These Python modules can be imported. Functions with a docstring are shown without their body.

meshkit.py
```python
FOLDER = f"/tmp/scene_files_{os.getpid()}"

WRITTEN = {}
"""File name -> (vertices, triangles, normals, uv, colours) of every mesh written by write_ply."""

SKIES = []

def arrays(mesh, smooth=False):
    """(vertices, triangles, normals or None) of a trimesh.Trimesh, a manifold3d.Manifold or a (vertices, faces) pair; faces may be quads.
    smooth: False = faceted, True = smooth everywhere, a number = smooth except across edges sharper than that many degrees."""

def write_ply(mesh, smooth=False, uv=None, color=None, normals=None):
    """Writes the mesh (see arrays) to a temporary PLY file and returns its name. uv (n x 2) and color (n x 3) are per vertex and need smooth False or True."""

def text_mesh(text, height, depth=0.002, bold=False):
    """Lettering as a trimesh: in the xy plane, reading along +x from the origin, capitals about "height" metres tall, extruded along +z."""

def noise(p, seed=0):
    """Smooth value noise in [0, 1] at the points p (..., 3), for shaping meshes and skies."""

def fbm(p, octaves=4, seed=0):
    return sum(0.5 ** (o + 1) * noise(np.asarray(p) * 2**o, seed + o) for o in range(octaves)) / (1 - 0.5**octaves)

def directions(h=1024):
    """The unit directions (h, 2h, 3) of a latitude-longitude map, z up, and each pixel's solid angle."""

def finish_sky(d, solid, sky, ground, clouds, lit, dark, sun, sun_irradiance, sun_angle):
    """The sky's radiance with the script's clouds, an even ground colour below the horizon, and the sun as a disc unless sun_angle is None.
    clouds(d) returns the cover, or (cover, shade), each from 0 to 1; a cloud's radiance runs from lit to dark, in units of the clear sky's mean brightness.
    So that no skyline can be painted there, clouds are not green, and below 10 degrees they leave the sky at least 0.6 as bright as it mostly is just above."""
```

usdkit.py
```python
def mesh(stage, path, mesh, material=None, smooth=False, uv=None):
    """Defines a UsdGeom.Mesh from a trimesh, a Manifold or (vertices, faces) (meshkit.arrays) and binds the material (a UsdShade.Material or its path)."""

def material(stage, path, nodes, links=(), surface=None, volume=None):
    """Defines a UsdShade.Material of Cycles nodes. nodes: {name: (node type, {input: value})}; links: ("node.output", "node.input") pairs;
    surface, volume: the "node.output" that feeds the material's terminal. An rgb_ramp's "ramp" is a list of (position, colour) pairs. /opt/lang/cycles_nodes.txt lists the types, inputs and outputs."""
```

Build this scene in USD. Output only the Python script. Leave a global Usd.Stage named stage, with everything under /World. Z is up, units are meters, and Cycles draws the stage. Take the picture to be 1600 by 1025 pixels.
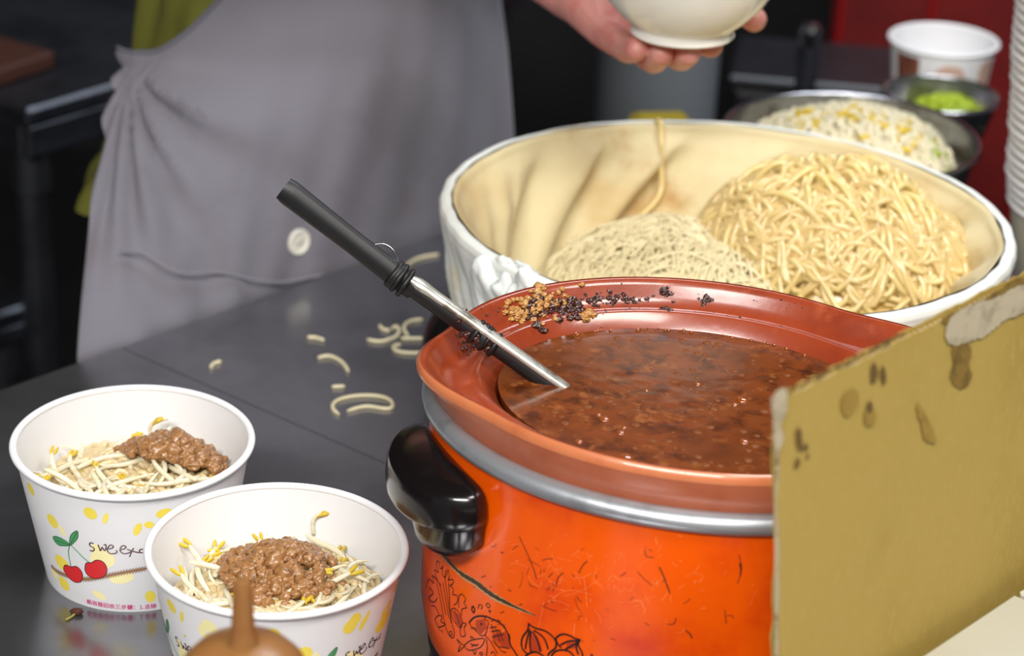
import math, random, json
import numpy as np, trimesh, manifold3d as m3, usdkit, meshkit
from shapely.geometry import Polygon, LineString, Point
from shapely import affinity, union_all
from pxr import Usd, UsdGeom, UsdLux, UsdShade, Gf, Sdf, Vt

# ------------------------------------------------------------------ camera, sky, lamps, exposure
stage = Usd.Stage.CreateInMemory()
UsdGeom.SetStageUpAxis(stage, "Z"); UsdGeom.SetStageMetersPerUnit(stage, 1.0)
stage.SetDefaultPrim(UsdGeom.Xform.Define(stage, "/World").GetPrim())
FPX, PITCH, ROLL, EYE = 3518.0, math.radians(24.87), math.radians(2.496), 1.5715   # focal length in pixels of the 1600 wide frame
EXPOSURE = 0.1
cam = UsdGeom.Camera.Define(stage, "/World/camera")
cam.CreateHorizontalApertureAttr(36.0); cam.CreateVerticalApertureAttr(36.0 * 1025 / 1600)
cam.CreateFocalLengthAttr(36.0 * FPX / 1600); cam.CreateClippingRangeAttr((0.05, 100.0))
cam.CreateFStopAttr(6.3); cam.CreateFocusDistanceAttr(1.33); cam.CreateExposureAttr(EXPOSURE)
_f = np.array([0, math.cos(PITCH), -math.sin(PITCH)]); _u0 = np.array([0, math.sin(PITCH), math.cos(PITCH)]); _r0 = np.array([1.0, 0, 0])
_c, _s = math.cos(ROLL), math.sin(ROLL)
_r, _u = _c * _r0 + _s * _u0, -_s * _r0 + _c * _u0
cam.AddTransformOp().Set(Gf.Matrix4d(*_r, 0, *_u, 0, *(-_f), 0, 0, 0, EYE, 1))

dome = UsdLux.DomeLight.Define(stage, "/World/night_air"); dome.CreateIntensityAttr(0.05); dome.CreateColorAttr((0.75, 0.85, 1.0))
def lamp(name, at, target, w, h, power, color):
    l = UsdLux.RectLight.Define(stage, "/World/" + name)
    l.CreateWidthAttr(w); l.CreateHeightAttr(h); l.CreateIntensityAttr(power); l.CreateColorAttr(color)
    z = np.array(at, float) - np.array(target, float); z /= np.linalg.norm(z)
    x = np.cross([0, 0.001, 1.0] if abs(z[2]) < .99 else [0, 1.0, 0], z); x /= np.linalg.norm(x); y = np.cross(z, x)
    l.AddTransformOp().Set(Gf.Matrix4d(*x, 0, *y, 0, *z, 0, *map(float, at), 1))
lamp("ceiling_light", (-0.5, -0.55, 2.55), (-0.1, 1.1, 0.9), 1.3, 0.35, 42.0, (1.0, 0.97, 0.93))
lamp("ceiling_light_001", (0.75, 0.35, 2.6), (0.3, 1.3, 0.9), 1.2, 0.3, 26.0, (1.0, 0.95, 0.88))
lamp("ceiling_light_002", (0.6, 2.2, 2.62), (0.6, 2.2, 0), 1.0, 0.6, 13.0, (0.85, 0.92, 1.0))  # added fill without a seen fixture, brightens the red panel and the back

# ------------------------------------------------------------------ helpers
rng = np.random.default_rng(7)
TH = math.radians(47.5)                     # the counter runs along U; N points from the cook to the customer
U, N = np.array([math.cos(TH), math.sin(TH), 0]), np.array([math.sin(TH), -math.cos(TH), 0])
TOP = 0.82                                  # counter height
def ray(px, py):
    x, y = px - 800.0, 512.5 - py
    x, y = _c * x - _s * y, _s * x + _c * y
    return (x * _r0 + y * _u0 + FPX * _f) / FPX
EYEP = np.array([0, 0, EYE])
def at(px, py, z=TOP):
    d = ray(px, py); return EYEP + d * (z - EYE) / d[2]
def aty(px, py, Y):
    d = ray(px, py); return EYEP + d * Y / d[1]
def un(u, n, z=0.0): return u * U + n * N + np.array([0, 0, z])

taken = {}
def numbered(path):
    k = taken.get(path, 0); taken[path] = k + 1
    return path if k == 0 else f"{path}_{k:03d}"
def tag(p, label=None, cat=None, group=None, kind=None):
    p = p.GetPrim() if hasattr(p, "GetPrim") else p
    for k, v in (("label", label), ("category", cat), ("group", group), ("kind", kind)):
        if v: p.SetCustomDataByKey(k, v)
    return p
def obj(name, mesh, m, parent=None, smooth=35, label=None):
    path = numbered((str(parent.GetPath()) if parent else "/World") + "/" + name)
    p = usdkit.mesh(stage, path, mesh, m, smooth=smooth).GetPrim()
    if label: p.SetCustomDataByKey("label", label)
    return p
def thing(name, label, cat, loc=(0, 0, 0), rot=(0, 0, 0), group=None, kind=None):
    x = UsdGeom.Xform.Define(stage, numbered("/World/" + name))
    x.AddTranslateOp().Set(Gf.Vec3d(*map(float, loc))); x.AddRotateXYZOp().Set(Gf.Vec3f(*map(float, rot)))
    return tag(x, label, cat, group, kind)
def copy(src, loc, rot=(0, 0, 0), label=None):
    was = src.GetCustomData()
    base = src.GetName()
    while base[-4:-3] == "_" and base[-3:].isdigit(): base = base[:-4]
    p = thing(base, label or was["label"], was["category"], loc, rot, was.get("group"))
    p.GetReferences().AddInternalReference(src.GetPath()); p.SetInstanceable(True)
    return p
def cat(ms): return trimesh.util.concatenate([m if isinstance(m, trimesh.Trimesh) else trimesh.Trimesh(*m, process=False) for m in ms])
def lin(r, g, b): return tuple((c / 255 / 12.92) if c <= 10 else ((c / 255 + 0.055) / 1.055) ** 2.4 for c in (r, g, b))

def loft(rings, cap0=False, cap1=False, loop=False):
    R = np.asarray(rings, float); m, n = R.shape[:2]; v = R.reshape(-1, 3); f = []
    ii, jj = np.meshgrid(np.arange(m if loop else m - 1), np.arange(n), indexing="ij"); i2, j2 = (ii + 1) % m, (jj + 1) % n
    a, b, c, d = ii * n + jj, ii * n + j2, i2 * n + j2, i2 * n + jj
    f = np.vstack([np.stack([a, b, c], -1).reshape(-1, 3), np.stack([a, c, d], -1).reshape(-1, 3)])
    for flag, k, flip in ((cap0, 0, True), (cap1, m - 1, False)):
        if flag:
            v = np.vstack([v, R[k].mean(0)]); q = len(v) - 1; j = np.arange(n); t = np.stack([np.full(n, q), k * n + j, k * n + (j + 1) % n], 1)
            f = np.vstack([f, t[:, ::-1] if flip else t])
    return trimesh.Trimesh(v, f, process=False)
def grid(P):
    P = np.asarray(P, float); m, n = P.shape[:2]; i, j = np.meshgrid(np.arange(m - 1), np.arange(n - 1), indexing="ij")
    a = i * n + j; b, c, d = a + 1, a + n + 1, a + n
    return trimesh.Trimesh(P.reshape(-1, 3), np.vstack([np.stack([a, b, c], -1).reshape(-1, 3), np.stack([a, c, d], -1).reshape(-1, 3)]), process=False)
def thick_grid(P, t):
    """A sheet P (m, n, 3) given thickness t along its normals, closed at the edges."""
    P = np.asarray(P, float); du, dv = np.gradient(P, axis=0), np.gradient(P, axis=1); nn = np.cross(du, dv); nn /= np.linalg.norm(nn, axis=2, keepdims=True) + 1e-12
    A, B = P + nn * t / 2, P - nn * t / 2; m, n = P.shape[:2]
    rim = lambda G: np.concatenate([G[0, :-1], G[:-1, -1], G[-1, :0:-1], G[:0:-1, 0]])
    g2 = grid(B); g2.faces = g2.faces[:, ::-1]
    return cat([grid(A), g2, loft([rim(A), rim(B)])])
def lathe(prof, n=96, ax=1.0, ay=1.0, cap0=False, cap1=False):
    t = np.linspace(0, 2 * np.pi, n, endpoint=False)
    return loft([np.stack([r * ax * np.cos(t), r * ay * np.sin(t), np.full(n, z)], 1) for r, z in prof], cap0, cap1)
def ring_oval(a, b, z, n=144):
    t = np.linspace(0, 2 * np.pi, n, endpoint=False); return np.stack([a * np.cos(t), b * np.sin(t), np.full(n, z)], 1)
def oval_lathe(prof, A, B, n=144, cap0=False, cap1=False):
    return loft([ring_oval(A + o, B + o, z, n) for o, z in prof], cap0, cap1)
def spline(pts, n, closed=False):
    from scipy.interpolate import CubicSpline
    p = np.asarray(pts, float)
    if closed: p = np.vstack([p, p[:1]])
    s = np.concatenate([[0], np.cumsum(np.linalg.norm(np.diff(p, axis=0), axis=1) + 1e-9)])
    return CubicSpline(s, p, bc_type="periodic" if closed else "natural")(np.linspace(0, s[-1], n, endpoint=not closed))
def tubes(P, r, sides=6, caps=True, flat=1.0):
    """Tubes along the curves P (k, m, 3); r a number or (k, m)."""
    P = np.asarray(P, float); P = P[None] if P.ndim == 2 else P
    k, m, _ = P.shape; r = np.broadcast_to(r, (k, m))
    T = np.gradient(P, axis=1); T /= np.linalg.norm(T, axis=2, keepdims=True) + 1e-12
    ref = np.zeros_like(T); ref[..., 2] = 1.0; ref[np.abs(T[..., 2]).mean(1) > 0.85] = [1.0, 0.2, 0]
    A = np.cross(T, ref); A /= np.linalg.norm(A, axis=2, keepdims=True) + 1e-12; B = np.cross(A, T)
    a = np.arange(sides) * 2 * np.pi / sides
    V = P[:, :, None] + r[:, :, None, None] * (np.cos(a)[None, None, :, None] * A[:, :, None] + flat * np.sin(a)[None, None, :, None] * B[:, :, None])
    i, j = np.meshgrid(np.arange(m - 1), np.arange(sides), indexing="ij"); j2 = (j + 1) % sides
    q = np.stack([i * sides + j, i * sides + j2, (i + 1) * sides + j2, (i + 1) * sides + j], -1).reshape(-1, 4)
    f = np.vstack([q[:, [0, 1, 2]], q[:, [0, 2, 3]]])
    if caps:
        e = np.arange(1, sides - 1); c0 = np.stack([e * 0, e + 1, e], 1); c1 = np.stack([e * 0, e, e + 1], 1) + (m - 1) * sides; f = np.vstack([f, c0, c1])
    F = (f[None] + (np.arange(k) * m * sides)[:, None, None]).reshape(-1, 3)
    return trimesh.Trimesh(V.reshape(-1, 3), F, process=False)
def rbox(w, d, h, r=0.004, c=(0, 0, 0)):
    pts = []
    for sx in (-1, 1):
        for sy in (-1, 1):
            for sz in (-1, 1):
                q = np.array([sx * w / 2, sy * d / 2, sz * h / 2])
                for k in range(3):
                    p = q.copy(); o = [i for i in range(3) if i != k]
                    for i in o: p[i] -= np.sign(q[i]) * r
                    pts.append(p)
                pts.append(q - np.sign(q) * r * 0.42)
    m = trimesh.convex.convex_hull(np.array(pts)); m.apply_translation(c); return m
def turned(mesh, ang, at_=(0, 0, 0)):
    mesh = mesh.copy(); mesh.apply_transform(trimesh.transformations.rotation_matrix(ang, [0, 0, 1])); mesh.apply_translation(at_); return mesh
def lump(r, seed, rough=0.35, sub=2, freq=1.6):
    m = trimesh.creation.icosphere(sub, 1.0); d = meshkit.noise(m.vertices * freq + seed * 7.31, seed) - 0.5
    m.vertices *= (1 + rough * 2 * d)[:, None] * r; return m

# ------------------------------------------------------------------ materials
def M(name, col, rough=0.5, metal=0.0, layers=(), island=None, bump=0.0, bs=200.0, bd=0.001, coat_noise=None, stretch=None, emit=None, **kw):
    """col: base colour; layers: (colour, noise scale, from, to, detail) painted over it; island: colours that vary piece by piece."""
    n = {"p": ("principled_bsdf", {"base_color": col, "roughness": rough, "metallic": metal, **kw}), "tc": ("texture_coordinate", {})}; L = []
    src = "tc.object"
    if stretch is not None:
        n["mp"] = ("mapping", {"mapping_type": "point", "scale": stretch}); L.append(("tc.object", "mp.vector")); src = "mp.vector"
    cur = None
    if island:
        n["geo"] = ("geometry", {}); n["ir"] = ("rgb_ramp", {"ramp": list(zip(np.linspace(0, 1, len(island)), island)), "interpolate": True}); L.append(("geo.random_per_island", "ir.fac")); cur = "ir.color"
    for i, (c, sc, lo, hi, det) in enumerate(layers):
        n[f"n{i}"] = ("noise_texture", {"scale": sc, "detail": det, "roughness": 0.6}); n[f"m{i}"] = ("map_range", {"from_min": lo, "from_max": hi, "to_min": 0.0, "to_max": 1.0, "clamp": True, "range_type": "smoothstep"})
        n[f"o{i}"] = ("mapping", {"mapping_type": "point", "location": (3.1 * i + 1, 1.7 * i, 0.9 * i)})
        n[f"x{i}"] = ("mix_color", {"a": col, "b": c}); L += [(src, f"o{i}.vector"), (f"o{i}.vector", f"n{i}.vector"), (f"n{i}.fac", f"m{i}.value"), (f"m{i}.result", f"x{i}.fac")]
        if cur: L.append((cur, f"x{i}.a"))
        cur = f"x{i}.result"
    if cur: L.append((cur, "p.base_color"))
    if bump:
        n["bn"] = ("noise_texture", {"scale": bs, "detail": 3.0}); n["b"] = ("bump", {"strength": bump, "distance": bd}); L += [(src, "bn.vector"), ("bn.fac", "b.height"), ("b.normal", "p.normal")]
    if coat_noise:
        lo, hi, sc = coat_noise; n["rn"] = ("noise_texture", {"scale": sc, "detail": 4.0}); n["rr"] = ("map_range", {"from_min": 0.3, "from_max": 0.7, "to_min": lo, "to_max": hi, "clamp": True}); L += [(src, "rn.vector"), ("rn.fac", "rr.value"), ("rr.result", "p.roughness")]
    return usdkit.material(stage, "/World/Looks/" + name, n, L, surface="p.BSDF")

STEEL = M("brushed_steel", lin(158, 158, 163), 0.24, 0.9, layers=[(lin(138, 138, 142), 9, 0.4, 0.7, 4)], coat_noise=(0.2, 0.25, 14), bump=0.04, bs=260, bd=0.0006)
STEEL_SEAM = M("steel_edge", lin(120, 120, 124), 0.35, 1.0)
BOWLSTEEL = M("bowl_steel", lin(190, 190, 195), 0.2, 1.0, layers=[(lin(150, 150, 152), 30, 0.45, 0.7, 3)])
DULLSTEEL = M("dull_steel", lin(120, 122, 130), 0.42, 1.0, layers=[(lin(90, 92, 100), 12, 0.4, 0.7, 4)])
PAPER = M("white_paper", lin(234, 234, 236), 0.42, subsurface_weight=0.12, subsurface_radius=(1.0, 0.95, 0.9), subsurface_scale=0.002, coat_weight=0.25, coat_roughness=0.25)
ORANGE = M("orange_enamel", lin(236, 88, 4), 0.2, layers=[(lin(206, 52, 4), 16, 0.45, 0.75, 4), (lin(240, 92, 14), 9, 0.55, 0.8, 3)], coat_weight=0.5, coat_roughness=0.12)
CROCK = M("brown_glaze", lin(142, 58, 30), 0.26, layers=[(lin(126, 48, 26), 22, 0.42, 0.72, 5), (lin(164, 80, 48), 45, 0.55, 0.8, 4)], coat_weight=0.45, coat_roughness=0.12, bump=0.16, bs=90)
CROCK_BAND = M("matt_band_glaze", lin(166, 92, 64), 0.32, layers=[(lin(152, 78, 50), 30, 0.42, 0.72, 4)], coat_weight=0.3, coat_roughness=0.2)
CROCK_EDGE = M("worn_glaze_edge", lin(190, 112, 72), 0.3, layers=[(lin(176, 98, 62), 60, 0.45, 0.75, 4)], coat_weight=0.4)
RIMSTEEL = M("aluminium_ring", lin(176, 180, 186), 0.4, 0.7, layers=[(lin(158, 162, 168), 60, 0.5, 0.7, 4)], bump=0.1, bs=300, bd=0.0005)
BLACKPLASTIC = M("glossy_black_plastic", lin(18, 14, 15), 0.2, coat_weight=0.3, coat_roughness=0.1)
MATTBLACK = M("matt_black", lin(15, 15, 17), 0.5)
SAUCE = M("braised_sauce", lin(110, 54, 19), 0.2, layers=[(lin(62, 28, 11), 60, 0.42, 0.70, 5), (lin(140, 82, 38), 95, 0.54, 0.76, 4), (lin(92, 46, 20), 22, 0.45, 0.75, 3)], bump=0.10, bs=150, bd=0.001, coat_weight=0.25, coat_roughness=0.06, specular_ior_level=0.4)
OIL = M("oil_film", lin(128, 62, 18), 0.06, coat_weight=1.0, coat_roughness=0.03)
NOODLE = M("thick_noodle", lin(222, 188, 116), 0.28, island=[lin(230, 198, 128), lin(216, 178, 100), lin(228, 198, 134), lin(204, 160, 84)], subsurface_weight=0.35, subsurface_radius=(1.0, 0.7, 0.35), subsurface_scale=0.004, coat_weight=0.35, coat_roughness=0.15)
VERMICELLI = M("thin_noodle", lin(238, 220, 164), 0.36, island=[lin(242, 226, 174), lin(232, 212, 150), lin(240, 222, 164)], subsurface_weight=0.35, subsurface_radius=(1.0, 0.8, 0.5), subsurface_scale=0.003, coat_weight=0.2, coat_roughness=0.2)
PALENOODLE = M("pale_noodle", lin(218, 190, 132), 0.26, island=[lin(224, 198, 144), lin(210, 176, 112), lin(220, 194, 138)], subsurface_weight=0.35, subsurface_radius=(1.0, 0.8, 0.5), subsurface_scale=0.004, coat_weight=0.4, coat_roughness=0.12)
SPROUT = M("bean_sprout_stem", lin(232, 222, 190), 0.2, layers=[(lin(216, 194, 142), 60, 0.45, 0.75, 3)], subsurface_weight=0.25, subsurface_radius=(1.0, 0.9, 0.7), subsurface_scale=0.004, coat_weight=0.5, coat_roughness=0.1)
SPROUTHEAD = M("bean_sprout_leaf", lin(206, 172, 44), 0.35, layers=[(lin(170, 150, 50), 80, 0.5, 0.75, 3)], subsurface_weight=0.2, subsurface_radius=(1, .8, .2), subsurface_scale=0.002)
SPROUTHEAP = M("sprout_heap_stem", lin(200, 186, 136), 0.3, island=[lin(220, 210, 176), lin(186, 160, 90), lin(204, 188, 130), lin(176, 156, 96)], subsurface_weight=0.1, subsurface_radius=(1, .9, .7), subsurface_scale=0.003)
MINCE = M("minced_pork", lin(140, 96, 58), 0.35, island=[lin(152, 108, 64), lin(130, 86, 48), lin(108, 68, 40), lin(170, 126, 80), lin(140, 96, 56)], layers=[(lin(108, 68, 38), 300, 0.5, 0.7, 3)], bump=0.4, bs=500, bd=0.001, coat_weight=0.35, coat_roughness=0.15)
CRUMB_TAN = M("tan_residue", lin(160, 110, 54), 0.4, island=[lin(170, 122, 62), lin(146, 96, 42), lin(128, 78, 34)], coat_weight=0.4)
CRUMB_DARK = M("burnt_residue", lin(52, 26, 20), 0.3, island=[lin(60, 30, 24), lin(42, 22, 18), lin(84, 44, 28)], coat_weight=0.5)
CLOTH_IN = M("stained_cloth", lin(206, 192, 150), 0.7, layers=[(lin(190, 162, 108), 9, 0.40, 0.72, 4), (lin(172, 134, 76), 14, 0.56, 0.80, 4), (lin(120, 86, 48), 26, 0.72, 0.78, 2)], subsurface_weight=0.1, subsurface_scale=0.003, sheen_weight=0.1)
CLOTH_OUT = M("white_cloth", lin(220, 220, 214), 0.65, layers=[(lin(200, 190, 160), 14, 0.55, 0.8, 4)], subsurface_weight=0.15, subsurface_scale=0.004)
PLASTICBASIN = M("basin_plastic", lin(196, 200, 190), 0.4)
CARD = M("cardboard", lin(172, 146, 72), 0.75, layers=[(lin(160, 134, 58), 7, 0.45, 0.7, 4), (lin(176, 150, 77), 260, 0.45, 0.8, 2)], stretch=(1.0, 1.0, 0.55), bump=0.08, bs=400, bd=0.0005)
CARD_IN = M("cardboard_core", lin(176, 160, 128), 0.85, layers=[(lin(130, 112, 84), 120, 0.5, 0.7, 3)])
CARD_TORN = M("torn_paper", lin(182, 170, 146), 0.9, layers=[(lin(158, 146, 122), 90, 0.45, 0.65, 4)], bump=0.3, bs=300)
CARD_STAIN = M("grease_stain", lin(128, 100, 30), 0.6, layers=[(lin(104, 78, 20), 120, 0.45, 0.65, 3)])
CARD_FAINT = M("faint_grease", lin(152, 124, 50), 0.65, layers=[(lin(142, 112, 40), 120, 0.45, 0.65, 3)])
CARD_DARK = M("dark_stain", lin(98, 70, 22), 0.55)
TILE = M("cream_tile", lin(178, 175, 160), 0.25, layers=[(lin(170, 166, 148), 12, 0.45, 0.7, 3)], coat_weight=0.3, coat_roughness=0.1)
GROUT = M("dirty_grout", lin(120, 108, 84), 0.9, layers=[(lin(60, 50, 38), 160, 0.45, 0.6, 3)])
APRON = M("grey_cotton", lin(110, 108, 117), 0.85, layers=[(lin(100, 98, 105), 8, 0.45, 0.7, 4), (lin(90, 80, 76), 5, 0.58, 0.8, 3)], bump=0.12, bs=900, bd=0.0006, sheen_weight=0.15)
APRON_HEM = M("grey_cotton_hem", lin(96, 95, 106), 0.85, bump=0.15, bs=700, bd=0.0006)
GREENCLOTH = M("olive_cotton", lin(98, 98, 30), 0.85, layers=[(lin(84, 84, 24), 12, 0.45, 0.7, 3)], bump=0.1, bs=600, bd=0.0008)
BUTTON = M("button_white", lin(214, 212, 200), 0.35)
TROUSER = M("dark_trousers", lin(26, 26, 32), 0.9)
SKIN = M("skin", lin(206, 142, 132), 0.45, layers=[(lin(196, 120, 112), 40, 0.45, 0.7, 3)], subsurface_weight=0.25, subsurface_radius=(1, .35, .2), subsurface_scale=0.006)
HAIR = M("black_hair", lin(18, 16, 16), 0.45)
CERAMIC = M("white_ceramic", lin(236, 234, 226), 0.18, coat_weight=0.4, coat_roughness=0.06)
REDPANEL = M("red_plastic", lin(112, 22, 20), 0.45, layers=[(lin(96, 18, 18), 8, 0.4, 0.7, 3)])
REDRIB = M("red_rib", lin(146, 18, 22), 0.4)
DARKBOX = M("dark_enamel", lin(34, 35, 40), 0.35, layers=[(lin(26, 26, 30), 10, 0.45, 0.7, 3)])
GREYPLASTIC = M("grey_plastic", lin(112, 118, 124), 0.5)
YELLOW = M("yellow_sponge", lin(150, 130, 10), 0.8, bump=0.3, bs=300)
GREENS = M("chopped_greens", lin(130, 150, 20), 0.45, island=[lin(150, 168, 24), lin(106, 132, 18), lin(168, 178, 50), lin(84, 112, 20)], subsurface_weight=0.2, subsurface_scale=0.002)
BROWNPRINT = M("brown_print", lin(122, 74, 54), 0.5, layers=[(lin(90, 50, 38), 60, 0.45, 0.6, 3)])
PINKPRINT = M("pink_print", lin(206, 170, 150), 0.5, layers=[(lin(222, 198, 180), 70, 0.45, 0.65, 3)])
BOTTLE = M("amber_plastic", lin(160, 112, 64), 0.3, transmission_weight=0.35, ior=1.4, subsurface_weight=0.2, subsurface_scale=0.004)
BOTTLESAUCE = M("bottle_sauce", lin(120, 58, 20), 0.3)
WALL = M("dark_wall", lin(26, 25, 28), 0.6, layers=[(lin(16, 16, 18), 3, 0.4, 0.7, 4)])
FLOOR = M("dark_floor", lin(28, 27, 28), 0.5, layers=[(lin(20, 19, 20), 4, 0.4, 0.7, 4)])
CEIL = M("grey_ceiling", lin(62, 62, 64), 0.9)
RUST = M("rusty_brown", lin(70, 34, 20), 0.7)
INK = {k: M("ink_" + k, c, 0.45, coat_weight=0.2) for k, c in dict(red=lin(214, 34, 38), dark=lin(78, 36, 40), green=lin(74, 156, 96), deep=lin(30, 84, 60), yellow=lin(244, 222, 80), pale=lin(248, 238, 176), brown=lin(150, 112, 78), magenta=lin(206, 60, 128), black=lin(26, 12, 10), crack=lin(66, 44, 22), crackedge=lin(178, 150, 104), scratch=lin(240, 128, 66), soot=lin(84, 30, 12), ochre=lin(196, 112, 20)).items()}

# ------------------------------------------------------------------ the room and the counter
def struct(name, mesh, m, label, smooth=35):
    return tag(obj(name, mesh, m, smooth=smooth), label, kind="structure")
def slab(u0, u1, n0, n1, z0, z1, r=0.003):
    return turned(rbox(u1 - u0, n1 - n0, z1 - z0, r), TH - 0, un((u0 + u1) / 2, (n0 + n1) / 2, (z0 + z1) / 2))
# box axes: local x -> U, local y -> -N (a box is the same either way)
struct("floor", rbox(7, 7.5, 0.1, 0.01, (0, 1.8, -0.05)), FLOOR, "dark kitchen floor below the counter")
struct("wall_back", rbox(7, 0.12, 3.0, 0.01, (0, 4.2, 1.45)), WALL, "dark back wall of the kitchen")
struct("wall_left", rbox(0.12, 4.2, 3.0, 0.01, (-2.6, 2.1, 1.45)), WALL, "dark side wall of the kitchen, at left")
struct("ceiling", rbox(7, 7.5, 0.1, 0.01, (0, 1.8, 2.76)), CEIL, "grey ceiling above the stall")

UE, NE = 1.15, -1.2705                      # the counter's back edge
counter = thing("counter", "dark brushed steel counter under the bowls and the orange cooker", "counter")
pa, pb = at(200, 548), at(620, 732)         # the seam between its two sheets
du = (pb - pa)[:2]; du /= np.linalg.norm(du)
c0, c1 = np.array([*un(-1.4, NE)[:2]]), np.array([*un(1.6, NE)[:2]]); d1, d0 = np.array([*un(1.6, -0.53)[:2]]), np.array([*un(-1.4, -0.53)[:2]])
full = Polygon([c0, c1, d1, d0]); A2, B2 = pa[:2] - du * 3, pb[:2] + du * 3; nn2 = np.array([-du[1], du[0]])
for sgn in (1, -1):
    half = full.intersection(Polygon([A2 + sgn * nn2 * 0.0005, B2 + sgn * nn2 * 0.0005, B2 + sgn * nn2 * 5, A2 + sgn * nn2 * 5]))
    m = trimesh.creation.extrude_polygon(half.buffer(-0.0008).buffer(0.0008), 0.004, engine="earcut"); m.apply_translation([0, 0, TOP - 0.004]); obj("top_sheet", m, STEEL, counter)
m = trimesh.creation.extrude_polygon(full.buffer(-0.004), 0.03, engine="earcut"); m.apply_translation([0, 0, TOP - 0.0345]); obj("substrate", m, STEEL_SEAM, counter)
obj("edge_apron", slab(-1.4, 1.6, NE + 0.004, NE + 0.016, TOP - 0.1, TOP - 0.034), STEEL_SEAM, counter)
for uu in (-1.35, 0.1, 1.55):
    for nv in (NE + 0.06, -0.6): obj("leg", turned(trimesh.creation.cylinder(0.02, TOP - 0.034, sections=16), 0, un(uu, nv, (TOP - 0.034) / 2)), DULLSTEEL, counter)

POTC, PPHI = np.array([0.106, 1.1464]), math.radians(-17.3)
PLN = float(np.array([*POTC, 0]) @ N) + 0.17      # the cardboard's plane
PU0 = float(np.array([*POTC, 0]) @ U)
LEDGE = 0.93
ledge = thing("tiled_ledge", "cream tiled ledge in front of the cardboard, on the customer's side", "ledge", kind="structure")
obj("core", slab(-1.4, 1.6, PLN + 0.012, PLN + 0.33, 0, LEDGE - 0.008), GROUT, ledge)
tj = at(1545, 905, LEDGE); uj = float(tj @ U); TS = 0.2
for k in range(-4, 4):
    for r_ in range(2):
        a = uj + k * TS; lo = PLN + 0.0135 + r_ * 0.16
        obj("tile", slab(a + 0.0022, a + TS - 0.0022, lo, lo + 0.1565, LEDGE - 0.009, LEDGE + rng.normal() * 0.0003, 0.0022), TILE, ledge, smooth=25)

# ------------------------------------------------------------------ slow cooker, crock and sauce
def hit(px, py, g, t0=0.7, t1=2.6):
    d = ray(px, py); ts = np.linspace(t0, t1, 900); v = np.array([g(EYEP + d * t) for t in ts]); k = np.nonzero((v[:-1] > 0) & (v[1:] <= 0))[0]
    if not len(k): return None
    a, b = ts[k[0]], ts[k[0] + 1]
    for _ in range(30):
        c = (a + b) / 2
        if g(EYEP + d * c) > 0: a = c
        else: b = c
    return EYEP + d * a
def decal(polys, fmap, step=0.004):
    out = []
    for p in polys:
        for g in getattr(p, "geoms", [p]):
            if g.is_empty or g.geom_type != "Polygon" or g.area < 1e-9: continue
            v, f = trimesh.creation.triangulate_polygon(g, engine="earcut"); v, f = np.column_stack([v, np.zeros(len(v))]), f
            v, f = trimesh.remesh.subdivide_to_size(v, f, step, max_iter=12); out.append(trimesh.Trimesh(fmap(v[:, :2]), f, process=False))
    return cat(out)
def stroke(pts, w, smooth=True, closed=False):
    p = spline(pts, max(8, 5 * len(pts)), closed) if smooth and len(pts) > 2 else np.asarray(pts, float)
    if closed: p = np.vstack([p, p[:1]])
    return LineString(p).buffer(w / 2, quad_segs=2)

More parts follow.
